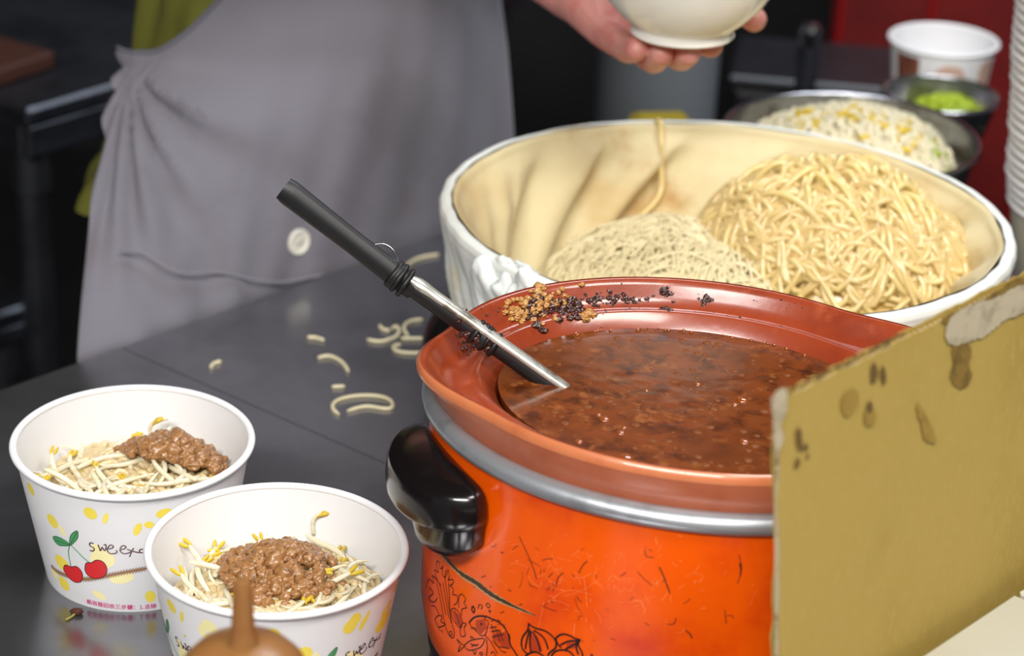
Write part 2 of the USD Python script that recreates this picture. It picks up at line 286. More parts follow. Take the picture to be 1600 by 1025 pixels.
AB, BB = 0.1545, 0.1315                      # the orange body's half axes
cooker = thing("slow_cooker", "scratched orange oval slow cooker with black handle, beside the two paper bowls", "slow cooker", (*POTC, TOP), (0, 0, math.degrees(PPHI)))
obj("body", oval_lathe([(-0.02, 0.017), (-0.008, 0.019), (-0.0015, 0.026), (0.0012, 0.045), (0.001, 0.09), (-0.001, 0.14), (-0.0015, 0.171), (-0.006, 0.173)], AB, BB, cap0=True), ORANGE, cooker)
obj("base", oval_lathe([(-0.03, 0), (-0.016, 0), (-0.008, 0.004), (-0.0035, 0.014), (-0.003, 0.0215), (-0.01, 0.0235)], AB, BB, cap0=True, cap1=True), MATTBLACK, cooker)
tt = np.linspace(0, 2 * np.pi, 15)[:-1]
obj("rim_ring", loft([ring_oval(AB - 0.0028 + 0.0064 * np.cos(a), BB - 0.0028 + 0.0064 * np.cos(a), 0.1745 + 0.0060 * np.sin(a)) for a in tt], loop=True), RIMSTEEL, cooker, smooth=True)
def ovalpt(t, off=0.0, a=AB, b=BB):
    p = np.array([a * math.cos(t), b * math.sin(t)]); nrm = np.array([math.cos(t) / a, math.sin(t) / b]); nrm /= np.linalg.norm(nrm); return p + off * nrm, nrm
def d_shape(w, depth, back, n=72, pw=2.3):
    a = np.linspace(0, np.pi, n // 2); x = np.sign(np.cos(a)) * np.abs(np.cos(a)) ** (2 / pw) * w; y = np.sin(a) ** (2 / pw) * depth
    xb = np.linspace(-w, w, n - n // 2 + 2)[1:-1]; return np.vstack([np.column_stack([x, y]), np.column_stack([xb, np.full(len(xb), -back)])])
def make_handle(t):
    p, nr = ovalpt(t); tg = np.array([-nr[1], nr[0]]); out = d_shape(0.049, 0.030, 0.006, pw=1.95); mid = np.array([0, 0.008])
    def put(shape, zs): return loft([np.column_stack([(p + np.outer(s[:, 0], tg) + np.outer(s[:, 1], nr)), np.full(len(s), z + 0.013) - 0.16 * np.maximum(s[:, 1], 0)]) for s, z in zs_of(shape, zs)], True, True)
    def zs_of(shape, zs): return [((shape - mid) * k + mid + np.array([0, dy]), z) for k, z, dy in zs]
    plate = put(out, [(0.80, 0.124, 0), (0.93, 0.1235, 0), (0.985, 0.126, 0), (1.0, 0.131, 0), (0.985, 0.1385, 0), (0.94, 0.1435, 0), (0.86, 0.1465, 0), (0.6, 0.1485, -0.001), (0.3, 0.149, -0.002)])
    h = obj("handle", plate, BLACKPLASTIC, cooker, smooth=60)
    lobe = d_shape(0.033, 0.020, 0.006, pw=2.0) + [0.012, 0]
    obj("bracket", put(lobe, [(0.55, 0.101, -0.002), (0.85, 0.104, 0), (1, 0.112, 0), (1.02, 0.126, 0)]), BLACKPLASTIC, h, smooth=60)
make_handle(math.radians(218)); make_handle(math.radians(38))

# the printed picture, the long crack and the scratches, each thin on the body's skin
tq = np.linspace(0, 2 * np.pi, 1441); ox, oy = AB * np.cos(tq), BB * np.sin(tq); sq = np.concatenate([[0], np.cumsum(np.hypot(np.diff(ox), np.diff(oy)))])
def pot_g(P):
    d = P[:2] - POTC; c, s = math.cos(PPHI), math.sin(PPHI); x, y = c * d[0] + s * d[1], -s * d[0] + c * d[1]; return (x / AB) ** 2 + (y / BB) ** 2 - 1
def pot_px(pts):
    """Where things seen at these pixels lie on the body: (arc length, height)."""
    out = []
    for px, py in pts:
        P = hit(px, py, pot_g)
        if P is None: P = hit(672, py, pot_g)
        if P is None: continue
        d = P[:2] - POTC; c, s = math.cos(PPHI), math.sin(PPHI); t = math.atan2((-s * d[0] + c * d[1]) / BB, (c * d[0] + s * d[1]) / AB) % (2 * math.pi)
        out.append((np.interp(t, tq, sq), P[2] - TOP))
    return np.array(out)
def body_off(z): return np.interp(z, [0.026, 0.045, 0.09, 0.14, 0.166], [-0.0015, 0.0012, 0.001, -0.001, -0.0015])
def pot_map(off):
    def f(v):
        t = np.interp(v[:, 0], sq, tq); z = np.clip(v[:, 1], 0.0265, 0.166); nr = np.stack([np.cos(t) / AB, np.sin(t) / BB], 1); nr /= np.linalg.norm(nr, axis=1, keepdims=True); o = body_off(z)
        return np.column_stack([(AB + o) * np.cos(t) + nr[:, 0] * off, (BB + o) * np.sin(t) + nr[:, 1] * off, z])
    return f
def z6(pts): return [(640 + x / 5, 820 + y / 5) for x, y in pts]
ART = {"printed_celery": [[(225, 440), (260, 600), (290, 760), (320, 850), (345, 880), (365, 850), (355, 800), (330, 650), (325, 540), (320, 450)], [(250, 460), (275, 580), (300, 700)], [(275, 450), (300, 590), (320, 720)], [(300, 470), (318, 610), (338, 760)],
    [(330, 830), (345, 832), (346, 855), (328, 855), (330, 830)], [(150, 480), (180, 430), (205, 450), (190, 400), (230, 420), (210, 350), (240, 370), (225, 310), (240, 285), (255, 340), (275, 320), (270, 380), (300, 400), (315, 350), (325, 390), (315, 430), (355, 430), (350, 460), (330, 470), (355, 500), (350, 540), (385, 550), (385, 600), (360, 620)],
    [(170, 490), (200, 530), (165, 570), (210, 600), (230, 570)], [(190, 630), (225, 650), (245, 700)], [(215, 740), (235, 710), (270, 720), (260, 750), (295, 770), (270, 790), (235, 785), (215, 740)], [(340, 660), (370, 650), (410, 700), (425, 750), (410, 800), (380, 770), (350, 720), (340, 660)], [(365, 665), (390, 720), (408, 790)],
    [(400, 640), (400, 560), (425, 540), (450, 580), (440, 610), (460, 640), (430, 650), (420, 700)], [(430, 760), (455, 770), (440, 810), (450, 850), (415, 860), (410, 820), (430, 760)], [(240, 800), (252, 818)], [(262, 822), (276, 836)], [(205, 395), (238, 440), (262, 470)], [(300, 350), (290, 410), (300, 470)]],
  "printed_fish": [[(480, 760), (510, 725), (560, 708), (620, 715), (680, 740), (730, 770), (765, 815), (790, 880), (800, 930), (830, 980), (860, 1025), (890, 1060)], [(480, 760), (490, 780), (530, 820), (575, 860), (605, 850), (620, 800), (625, 750), (600, 725)], [(605, 850), (615, 900), (620, 960), (610, 1030)], [(700, 735), (715, 745), (722, 765), (755, 790), (770, 830), (790, 850), (795, 890)],
    [(570, 766), (578, 766), (578, 774), (570, 774), (570, 766)], [(650, 770), (665, 820), (680, 870)], [(680, 800), (700, 850), (720, 900)], [(700, 810), (724, 855), (745, 900)], [(640, 800), (665, 793), (690, 790)], [(650, 830), (690, 822), (720, 820)], [(670, 870), (710, 858), (745, 850)], [(660, 870), (690, 920), (740, 985), (765, 990)], [(620, 870), (660, 930), (700, 1000)], [(495, 805), (530, 810), (540, 830)],
    [(660, 900), (700, 940), (735, 950), (790, 960)], [(650, 1000), (665, 985), (690, 1025)],
    [(440, 940), (480, 905), (540, 888), (600, 892), (590, 920), (560, 955), (510, 972), (460, 965), (440, 940)], [(440, 940), (410, 915), (385, 890), (402, 920), (410, 935), (402, 960), (395, 985), (420, 965), (440, 950)], [(510, 975), (520, 1005), (535, 980)], [(490, 925), (515, 932), (540, 940)], [(500, 945), (525, 936), (550, 930)], [(500, 890), (490, 870), (520, 886)]],
  "printed_onions": [[(940, 765), (935, 810), (900, 860), (885, 920), (895, 965), (930, 1000)], [(940, 765), (980, 795), (1050, 815), (1110, 850), (1150, 900), (1150, 950), (1110, 985), (1090, 1010)], [(950, 815), (930, 880), (915, 960)], [(960, 830), (950, 900), (960, 990)], [(975, 830), (1010, 900), (1030, 980)], [(985, 820), (1060, 880), (1090, 960)], [(905, 1030), (950, 995), (1010, 990), (1070, 1030)],
    [(1150, 880), (1190, 850), (1250, 855), (1300, 880), (1340, 890)], [(1340, 890), (1325, 930), (1350, 980), (1360, 1035)], [(1150, 880), (1165, 920), (1190, 950)], [(1330, 900), (1260, 900), (1190, 930)], [(1325, 910), (1270, 940), (1220, 970)], [(1110, 1030), (1150, 980), (1200, 970), (1260, 985), (1300, 1030)], [(1318, 905), (1310, 950), (1325, 1000)]],
  "printed_bubbles": [[(510, 632), (521, 655), (510, 680), (500, 655), (510, 632)], [(550, 650), (560, 620), (580, 630), (572, 652)], [(610, 620), (625, 608), (640, 625), (622, 640), (610, 620)], [(632, 668), (640, 662), (646, 672), (638, 678), (632, 668)], [(1420, 1010), (1430, 1003), (1438, 1015), (1428, 1020), (1420, 1010)], [(560, 1000), (572, 990), (585, 1000), (572, 1010), (560, 1000)]]}
for nm, lines in ART.items():
    polys = []
    for k, ln in enumerate(lines):
        q = pot_px(z6(ln))
        if len(q) > 1: polys.append(stroke(q, 0.0011 if (nm == "printed_onions" or k == 0) and nm != "printed_celery" else 0.0006, smooth=True))
    for ps in ([[q] for q in polys] if nm == "printed_bubbles" else [polys]): obj(nm.rstrip("s") if nm == "printed_bubbles" else nm, decal(ps, pot_map(0.00022)), INK["black"], cooker, smooth=False, label="black line drawing printed on the orange body")
shade = [Polygon(pot_px(z6(p))) for p in ([(650, 860), (700, 840), (760, 830), (790, 900), (800, 960), (740, 950), (690, 900)], [(345, 665), (410, 705), (420, 790), (380, 765)], [(530, 740), (600, 730), (615, 800), (570, 850), (530, 800)], [(1240, 900), (1320, 900), (1310, 960), (1230, 960)], [(950, 850), (1010, 860), (1050, 980), (960, 985)])]
obj("printed_shading", decal([p.buffer(0) for p in shade], pot_map(0.00012)), M("ink_shading", lin(176, 56, 20), 0.3), cooker, smooth=False, label="dull red shading of the printed picture")
ck = pot_px(z6([(185, 85), (215, 150), (260, 220), (340, 310), (430, 390), (530, 450), (620, 520), (700, 570), (800, 620), (900, 665), (1000, 705)])); ck = spline(ck, 60)
def band(k0, k1, k): 
    w = np.interp(np.linspace(0, 1, 60), [0, 0.12, 0.35, 0.62, 0.8, 1], [0.0002, 0.0012, 0.0014, 0.0018, 0.0012, 0.0002]) * k * (0.8 + 0.4 * rng.random(60)); d = np.gradient(ck, axis=0); d /= np.linalg.norm(d, axis=1, keepdims=True); nr = np.column_stack([-d[:, 1], d[:, 0]])
    return Polygon(np.vstack([(ck + nr * w[:, None] * k0), (ck + nr * w[:, None] * k1)[::-1]])).buffer(0)
obj("chip_edge", decal([band(1.2, -1.5, 1.0)], pot_map(0.00018)), INK["crackedge"], cooker, smooth=False, label="pale edge of the long chip in the enamel")
obj("long_chip", decal([band(0.9, -0.8, 1.0)], pot_map(0.00026)), INK["crack"], cooker, smooth=False, label="long dark chip in the orange enamel")
def scratches(n, box_, ln, w, seed, spread):
    r = np.random.default_rng(seed); P = []
    for _ in range(n):
        x, y = r.normal(box_[0], box_[2]), r.normal(box_[1], box_[3])
        if not (690 < x < 1195 and 835 < y < 1015): continue
        a = r.normal(-0.4, spread); L_ = ln * r.lognormal(0, 0.6); k = r.normal(0, 0.5)
        p = pot_px([(x + L_ * s * math.cos(a + k * s), y + L_ * s * math.sin(a + k * s)) for s in (-0.5, 0, 0.5)])
        if len(p) == 3: P.append(stroke(p, w * r.uniform(0.5, 1.2)))
    return P
obj("light_scratches", decal(scratches(95, (900, 905, 95, 32), 16, 0.00024, 3, 1.1) + scratches(45, (960, 915, 130, 50), 6, 0.0004, 4, 1.4), pot_map(0.00014), 0.006), INK["scratch"], cooker, smooth=False, label="pale fine scratches in the enamel")
obj("dark_scratches", decal(scratches(60, (900, 915, 120, 45), 9, 0.00045, 5, 1.2) + [stroke(pot_px(z6(p)), 0.0006) for p in ([(850, 100), (900, 200), (960, 330), (990, 420)], [(1380, 290), (1350, 320), (1320, 380)], [(1195, 380), (1160, 410), (1145, 480)])] + [stroke(pot_px(p), 0.0008) for p in ([(1030, 888), (1038, 905), (1046, 927)], [(1156, 882), (1158, 892), (1157, 900)], [(1072, 985), (1078, 990), (1081, 996)])], pot_map(0.00016), 0.006), INK["soot"], cooker, smooth=False, label="dark scratches in the enamel")

# the crock
AC, BC = 0.1486, 0.1255
def crock_ring(o, z, lug, n=288):
    t = np.linspace(0, 2 * np.pi, n, endpoint=False); b = np.zeros(n)
    for c0_, hw in ((math.radians(206), math.radians(29)), (math.radians(38), math.radians(29))):
        d = np.abs((t - c0_ + np.pi) % (2 * np.pi) - np.pi); b = np.maximum(b, np.where(d < hw, np.cos(d / hw * np.pi / 2) ** 2, 0))
    nr = np.stack([np.cos(t) / AC, np.sin(t) / BC], 1); nr /= np.linalg.norm(nr, axis=1, keepdims=True); off = o + lug * 0.0145 * b
    return np.column_stack([AC * np.cos(t) + nr[:, 0] * off, BC * np.sin(t) + nr[:, 1] * off, z + lug * 0.002 * b])
crock = thing("crock", "reddish brown glazed crock full of sauce, set into the orange cooker", "crock", (*POTC, 0), (0, 0, math.degrees(PPHI)))
prof_c = [(-0.06, 0.862, 0), (-0.03, 0.866, 0), (-0.014, 0.89, 0), (-0.0105, 0.97, 0), (-0.005, 0.99, 0.05), (-0.0022, 0.9965, 0.15), (-0.0008, 1.008, 0.6), (-0.0002, 1.0155, 0.95), (-0.0004, 1.0186, 1), (-0.0022, 1.0206, 1), (-0.0046, 1.0202, 1), (-0.007, 1.0172, 0.98), (-0.0105, 1.0112, 0.9), (-0.0145, 1.0062, 0.78), (-0.0180, 1.0054, 0.5), (-0.0205, 1.0072, 0.3), (-0.0226, 1.0080, 0.2), (-0.0248, 1.0070, 0.1), (-0.0272, 1.003, 0.03), (-0.032, 0.998, 0), (-0.0355, 0.99, 0), (-0.039, 0.97, 0), (-0.042, 0.92, 0), (-0.05, 0.885, 0), (-0.07, 0.875, 0)]
cr = [crock_ring(*p) for p in prof_c]
obj("pot_wall", loft(cr, True, True), CROCK, crock, smooth=60)
obj("outer_band", loft([crock_ring(o + 0.0002, z, l) for o, z, l in prof_c[4:9]]), CROCK_BAND, crock, smooth=60, label="paler matt band round the outside")
obj("worn_edge", loft([crock_ring(o + 0.0004 * (1 if k < 2 else -0.2), z + 0.00025 * (k > 0), l) for k, (o, z, l) in enumerate([prof_c[7], prof_c[8], prof_c[9]])]), CROCK_EDGE, crock, smooth=60, label="lighter worn edge of the crock's lip")
sauce_mesh = []
SZ = 1.0005
rad = np.linspace(0, 1, 70)[1:]; rings = []
for q in rad[::-1]:
    R_ = ring_oval(0.1146 * q, 0.0915 * q, SZ, 200); R_[:, 2] += 0.0003 * (meshkit.fbm(R_ * 90, 3) - 0.5) * min(1, (1 - q) * 8) ; rings.append(R_)
low = [ring_oval(0.10, 0.08, 0.885, 200), ring_oval(0.1075, 0.084, 0.95, 200)]
sauce = thing("meat_sauce", "brown oily minced meat sauce filling the crock", "sauce", (*POTC, 0), (0, 0, math.degrees(PPHI)), kind="stuff")
obj("liquid", loft(low + rings, True, True), SAUCE, sauce, smooth=60)
def loc_pot(P):
    d = np.asarray(P)[:2] - POTC; c, s = math.cos(PPHI), math.sin(PPHI); return np.array([c * d[0] + s * d[1], -s * d[0] + c * d[1], P[2]])
bub = []
for px, py, r in [(945, 655, 3.2), (970, 676, 2.6), (978, 716, 4.5), (1160, 625, 3.6), (1163, 690, 3.0), (1148, 632, 2.2), (905, 690, 2.4), (935, 648, 2.0), (1090, 600, 2.2), (975, 668, 1.8), (1010, 610, 1.6)]:
    c = loc_pot(at(px, py, SZ)); m = trimesh.creation.icosphere(3, r / 1000); m.vertices[:, 2] *= 0.5; m.apply_translation(c - [0, 0, 0.0002]); bub.append(m)
r2 = np.random.default_rng(12)
for _ in range(60):
    a = r2.uniform(0.15, 2.6); q = r2.normal(0.975, 0.012); m = trimesh.creation.icosphere(1, r2.uniform(0.0006, 0.0014)); m.apply_translation([0.1146 * q * math.cos(a), 0.0915 * q * math.sin(a), SZ + 0.0003]); bub.append(m)
obj("bubbles", cat(bub), OIL, sauce, smooth=True)
bits = []
for _ in range(150):
    a, q = r2.uniform(0, 2 * np.pi), math.sqrt(r2.random()) * 0.93; m = lump(r2.uniform(0.0010, 0.0026), int(r2.integers(1e6)), 0.4, 1); m.vertices[:, 2] *= 0.25; m.apply_translation([0.1146 * q * math.cos(a), 0.0915 * q * math.sin(a), SZ - 0.0001]); bits.append(m)
obj("meat_bits", cat(bits), M("sauce_meat", lin(96, 52, 26), 0.45, island=[lin(110, 62, 30), lin(70, 34, 18), lin(84, 44, 22), lin(60, 30, 16)], specular_ior_level=0.15), sauce, smooth=True)

# residue stuck to the inside of the crock's rim
residue = thing("food_residue", "dried mince crumbs stuck inside the far rim of the brown crock", "food residue", kind="stuff")
tan, drk = [], []
crz = sorted((p[0], p[1]) for p in prof_c[9:20])
def on_rim(px, py, lift=0.0):
    """The point of the crock's inner flank that shows at a pixel."""
    def g(P):
        x, y, z = loc_pot(P); t = math.atan2(y / BC, x / AC); o = (math.hypot(x / AC, y / BC) - 1) * (AC + BC) / 2
        return z - np.interp(o, [c[0] for c in crz], [c[1] for c in crz])
    P = hit(px, py, g, 0.9, 1.8); return P
def sprinkle(lst, n, cx, cy, sx, sy, r0, r1, seed):
    r = np.random.default_rng(seed)
    for _ in range(n):
        px, py = r.normal(cx, sx), r.normal(cy, sy); P = on_rim(px, py)
        if P is None or P[2] < SZ - 0.001: continue
        lx, ly, _z = loc_pot(P); oo = (math.hypot(lx / AC, ly / BC) - 1) * (AC + BC) / 2
        if not -0.034 < oo < -0.002: continue
        m = lump(r.uniform(r0, r1) / 1000 * 0.86, int(r.integers(1e6)), 0.5, 2, 2.2); m.vertices[:, 2] *= 0.7; m.apply_translation(P); lst.append(m)
sprinkle(tan, 60, 838, 470, 16, 14, 1.5, 3.2, 1); sprinkle(tan, 34, 808, 488, 10, 6, 1.5, 2.8, 2); sprinkle(tan, 22, 868, 465, 20, 8, 1.2, 2.6, 3); sprinkle(tan, 5, 921, 491, 4, 3, 2.4, 3.2, 4)
sprinkle(drk, 40, 835, 482, 10, 12, 1.5, 3.0, 5); sprinkle(drk, 44, 886, 482, 14, 8, 1.4, 3.0, 6); sprinkle(drk, 80, 960, 468, 40, 5, 0.8, 2.0, 7); sprinkle(drk, 14, 1042, 454, 4, 3, 1.2, 2.4, 8); sprinkle(drk, 14, 1103, 469, 6, 4, 1.2, 2.4, 9); sprinkle(drk, 12, 846, 512, 6, 8, 1.2, 2.4, 10); sprinkle(drk, 14, 1042, 484, 5, 4, 0.8, 1.8, 13)
sprinkle(drk, 130, 960, 480, 120, 16, 0.4, 1.0, 11); sprinkle(drk, 70, 742, 535, 14, 10, 0.4, 1.2, 12); sprinkle(drk, 30, 1200, 490, 50, 14, 0.4, 1.0, 14)
obj("tan_crumbs", cat(tan), CRUMB_TAN, residue, smooth=True, label="tan crumbs"); obj("burnt_crumbs", cat(drk), CRUMB_DARK, residue, smooth=True, label="dark burnt crumbs")

# ------------------------------------------------------------------ the serving spoon across the crock's rim
def proj(P):
    d = np.asarray(P) - EYEP; z = d @ _f; return np.array([800 + d @ _r / z * FPX, 512.5 - d @ _u / z * FPX])
tipP, rimP = at(848, 592, SZ + 0.001), at(726, 506, 1.030)
sdir = (rimP - tipP) / np.linalg.norm(rimP - tipP)
def along(x):
    a, b = 0.0, 0.6
    for _ in range(40):
        c = (a + b) / 2
        if proj(tipP + sdir * c)[0] > x: a = c
        else: b = c
    return tipP + sdir * a
knot = along(622); e0 = along(440); end = aty(443, 294, e0[1])
spoon = thing("serving_spoon", "black handled spoon with tied joints leaning across the brown crock's rim", "spoon")
hd = (end - knot) / np.linalg.norm(end - knot)
L_ = np.linspace(0, 1, 24)[:, None]
obj("handle", tubes(knot - hd * 0.012 + (end - knot + hd * 0.012) * L_, np.interp(L_[:, 0], [0, 0.06, 0.5, 0.97, 1], [0.0052, 0.0058, 0.0056, 0.0064, 0.0058])[None], 18, flat=1.25), MATTBLACK, spoon, smooth=50)
deep = tipP - sdir * 0.03
side = np.cross(sdir, [0, 0, 1.0]); side /= np.linalg.norm(side); upv = np.cross(side, sdir)
obj("shaft", tubes(deep + (knot - deep) * L_, 0.0052, 16, flat=1.1), MATTBLACK, spoon, smooth=50)
# steel tang lying along the shaft's upper edge
o_ = np.cross(sdir, _f); o_ /= np.linalg.norm(o_); o_ = o_ if o_ @ _u > 0 else -o_
t_ = np.linspace(0, 1, 40); pth = (deep + 0.012 * sdir) + (knot - deep - 0.018 * sdir) * t_[:, None] + (o_ * 0.0036 - _f * 0.0042)
obj("steel_tang", tubes(pth, np.interp(t_, [0, 0.1, 0.86, 0.94, 1], [0.0040, 0.0044, 0.0044, 0.0054, 0.003])[None], 14, flat=0.6), M("worn_tang_steel", lin(196, 194, 184), 0.34, 0.75, layers=[(lin(120, 116, 104), 70, 0.5, 0.7, 4)]), spoon, smooth=50, label="shiny steel tang")
bowlm = lump(0.026, 5, 0.02, 3); bowlm.vertices[:, 2] *= 0.35; bowlm.apply_translation(deep + [0.014, -0.004, -0.024])
obj("spoon_bowl", bowlm, BOWLSTEEL, spoon, smooth=True)
def wrap(c, d, r, n, w, name, seed):
    rr = np.random.default_rng(seed); a = np.cross(d, [0, 0, 1.0]); a /= np.linalg.norm(a); b = np.cross(a, d); rs = []
    for k in range(n):
        th_ = np.linspace(0, 2 * np.pi, 30); tilt = rr.normal(0, 0.16); off = (k / (n - 1) - 0.5) * w; R = r * rr.uniform(0.95, 1.12)
        rs.append(tubes(c + d * (off + 0.25 * w * math.sin(k) + np.sin(th_ + tilt * 3)[:, None] * r * tilt) + R * (np.cos(th_)[:, None] * a + np.sin(th_)[:, None] * b), 0.0017, 8))
    return obj(name, cat(rs), MATTBLACK, spoon, smooth=50)
wrap(knot, hd, 0.0070, 6, 0.011, "binding", 1); lk = along(757); wrap(lk, sdir, 0.0062, 7, 0.014, "binding", 2)
loop = spline([knot + hd * 0.004 + o_ * 0.006, knot + hd * 0.010 + o_ * 0.010, knot + hd * 0.018 + o_ * 0.0095, knot + hd * 0.022 + o_ * 0.006], 20)
obj("loose_tie", tubes(loop, 0.0006, 6), BOWLSTEEL, spoon, smooth=True)
gunk = []
for _ in range(60):
    s_ = r2.normal(0.004, 0.006); m = lump(r2.uniform(0.0012, 0.0026), int(r2.integers(1e6)), 0.4, 2); v = r2.normal(size=3); v -= sdir * (v @ sdir); v /= np.linalg.norm(v); m.apply_translation(lk + sdir * s_ + v * 0.0052); gunk.append(m)
obj("caked_sauce", cat(gunk), CRUMB_DARK, spoon, smooth=True, label="dark sauce caked on the lower binding")

# ------------------------------------------------------------------ paper bowls
BH, BR0, BR1 = 0.0885, 0.0572, 0.0726         # wall height, base and top radius
GLYPHS = json.loads('''[[64,[[[1,-2,4,13,2,21,10,29,3,29,1,35,9,43,14,55,19,54,20,50,13,36,17,37,21,45,28,42,29,49,54,54,57,54,61,50,60,48,50,45,50,30,62,29,61,23,51,22,55,1,57,1,58,11,63,8,63,1,59,-6,52,-5,47,4,46,-1,29,-7,26,-3,28,2,22,1,19,12,18,-3,13,-2,11,11,8,-4,4,-5],[35,3,47,5,44,23,35,23],[35,30,44,30,43,44,35,43],[28,41,20,30,23,31,28,23],[25,15,26,9,28,9,28,15],[5,14,11,12,16,14,18,13,22,16,16,17],[15,24,19,23,20,24,17,27]]]],[64,[[[1,12,19,22,31,36,35,35,43,24,62,15,59,8,51,11,51,-7,45,-7,43,-5,21,-5,20,-7,13,-7,13,10,4,8],[21,11,20,1,44,1,44,11],[32,26,24,17,41,18]],[[4,48,28,49,27,54,34,55,36,49,59,49,60,36,53,35,51,43,12,43,11,36,5,35]],[[43,41,58,29,58,26,55,24,37,36,37,39]],[[5,27,6,30,14,34,20,41,26,40,26,37,11,24,8,24]]]],[64,[[[3,8,1,13,14,20,3,21,2,27,23,27,25,31,7,32,7,52,29,52,29,34,33,34,35,52,57,52,57,32,50,31,52,27,62,27,62,22,48,20,63,13,60,8,57,8,56,-7,49,-5,35,-7,35,15,42,16,37,21,25,21,21,17,21,15,29,15,28,-7,23,-7,21,-5,8,-7,7,8],[41,2,50,1,50,9,41,9],[41,39,50,38,50,46,41,46],[35,32,32,27,41,28,38,32],[14,2,22,1,22,9,14,9],[14,39,22,38,22,46,14,46]]]],[64,[[[4,-6,4,51,60,52,60,-6,53,-7,52,-4,12,-4,11,-7],[11,4,53,3,53,45,11,45]],[[18,37,45,37,45,12,18,12],[26,31,25,18,39,18,39,31]]]],[64,[[[3,9,5,13,6,48,12,47,13,15,20,18,20,54,26,54,26,29,31,34,36,55,43,54,41,42,62,42,62,36,57,35,53,18,49,11,58,1,63,-1,59,-7,53,-4,45,4,31,-7,27,-4,26,-7,20,-7,20,10,7,5,5,5],[39,35,43,20,46,19,50,35],[27,22,26,0,27,-1,33,2,41,11,35,25,30,20]]]],[64,[[[3,-2,4,5,61,4,60,-2]],[[7,42,7,49,57,49,57,42]],[[11,27,52,27,52,20,11,20]]]],[64,[[[5,-6,2,0,19,3,29,7,28,28,22,28,24,26,23,22,13,10,8,8,5,11,5,14,17,25,17,28,3,29,3,35,12,35,13,50,19,50,20,35,29,35,29,55,36,55,36,48,55,48,55,42,38,42,36,41,36,35,61,35,60,28,52,28,56,25,56,23,52,16,42,6,29,-1,12,-6],[37,12,43,16,50,28,36,28]]]],[64,[[[2,-2,4,14,15,15,4,17,5,52,46,52,60,51,62,49,57,35,61,31,62,26,58,21,47,19,47,14,55,19,61,17,59,13,52,9,54,6,63,2,60,-3,55,-2,48,4,46,-7,41,-7,40,3,31,-4,26,-2,22,-7,15,-7,14,-1,21,-1,21,5,19,5,19,2,14,2,13,0,9,0,9,4,7,4,6,-3],[52,27,55,26,55,29,52,29],[50,44,52,41,54,41,54,45],[45,33,48,32,49,34,46,39],[46,45,46,44,46,45],[38,11,41,10,41,13,39,13],[36,26,39,24,39,26],[35,32,39,31,39,33,35,33],[35,45,39,44,39,46,35,46],[28,5,27,2,29,2,36,9],[29,18,29,12,35,17,35,18],[30,25,33,23,34,24],[20,43,27,41,27,37,20,36,20,32,29,30,29,46,20,46],[20,23,27,22,28,23,27,26,21,26],[10,43,14,42,14,46,10,46],[10,33,14,32,14,36,10,36],[10,23,14,22,14,26,10,26]]]],[64,[[[10,38,13,41,19,41,22,34,20,31,14,30,11,32]],[[12,-1,10,6,13,9,19,9,22,6,21,0,18,-2]]]],[36,[[[5,6,15,7,15,39,7,39,7,45,23,48,23,6,32,6,32,-1,5,-1]]]],[18,[[[4,1,4,6,7,9,11,9,14,6,14,1,11,-2,7,-2]]]],[64,[[[2,22,3,28,28,28,28,38,8,38,7,44,28,45,28,54,35,55,35,45,57,45,57,38,35,38,35,28,61,28,62,21,30,21,19,4,44,6,44,9,38,17,44,19,56,4,59,-3,55,-6,52,-6,49,-1,16,-3,9,-5,7,2,14,8,21,21]]]],[64,[[[4,52,24,51,18,32,23,22,38,22,40,24,39,29,29,29,28,32,24,31,21,36,29,40,39,50,41,55,47,54,47,49,63,37,60,31,56,32,56,29,46,28,47,22,62,22,62,16,54,15,63,0,57,-2,48,11,51,16,46,16,46,-4,42,-7,33,-7,31,-1,40,0,40,16,31,16,36,12,29,0,24,-3,21,-1,21,2,30,15,24,16,21,10,10,9,10,-7,4,-7],[43,44,34,35,51,36],[11,31,10,15,16,15,17,23],[10,33,12,33,16,46,10,46]]]]]''')
def bowl_prof():
    return [(0.0, 0.0045), (BR0 - 0.004, 0.0045), (BR0 - 0.0035, 0.0), (BR0, 0.0), (BR0 + 0.0002, 0.001), (BR1, BH), (BR1, BH + 0.0008), (BR1 - 0.0012, BH + 0.0008), (BR0 - 0.0005, 0.0065), (0.0, 0.006)]
def rim_prof(n=14):
    a = np.linspace(0, 2 * np.pi, n + 1)[:-1]; return [(BR1 + 0.0007 + 0.0024 * math.cos(x), BH + 0.0008 + 0.0021 * math.sin(x)) for x in a]
def rim_mesh(n=128):
    t = np.linspace(0, 2 * np.pi, n, endpoint=False); return loft([np.stack([r * np.cos(t), r * np.sin(t), np.full(n, z)], 1) for r, z in rim_prof()], loop=True)
class Bowl:
    def __init__(s, center, label):
        s.c = np.array([*center, TOP]); s.t = thing("paper_bowl", label, "paper bowl", s.c)
        obj("bowl_wall", lathe(bowl_prof(), 128), PAPER, s.t, smooth=35); obj("rim", rim_mesh(), PAPER, s.t, smooth=True)
    def px(s, pts, zs=1.0):
        """Pixels -> (angle arc, height) on the outer wall."""
        out = []
        for x, y in pts:
            P = hit(x, y, lambda P: math.hypot(P[0] - s.c[0], P[1] - s.c[1]) - (BR0 + (BR1 - BR0) * (P[2] - TOP) / BH), 0.9, 1.7)
            if P is not None: out.append((math.atan2(P[1] - s.c[1], P[0] - s.c[0]) * 0.065, P[2] - TOP))
        return np.array(out)
    def map(s, off, da=0.0):
        def f(v):
            a = v[:, 0] / 0.065 + da; z = np.clip(v[:, 1], 0.001, BH - 0.002); r = BR0 + (BR1 - BR0) * z / BH + off; return np.column_stack([r * np.cos(a), r * np.sin(a), z])
        return f
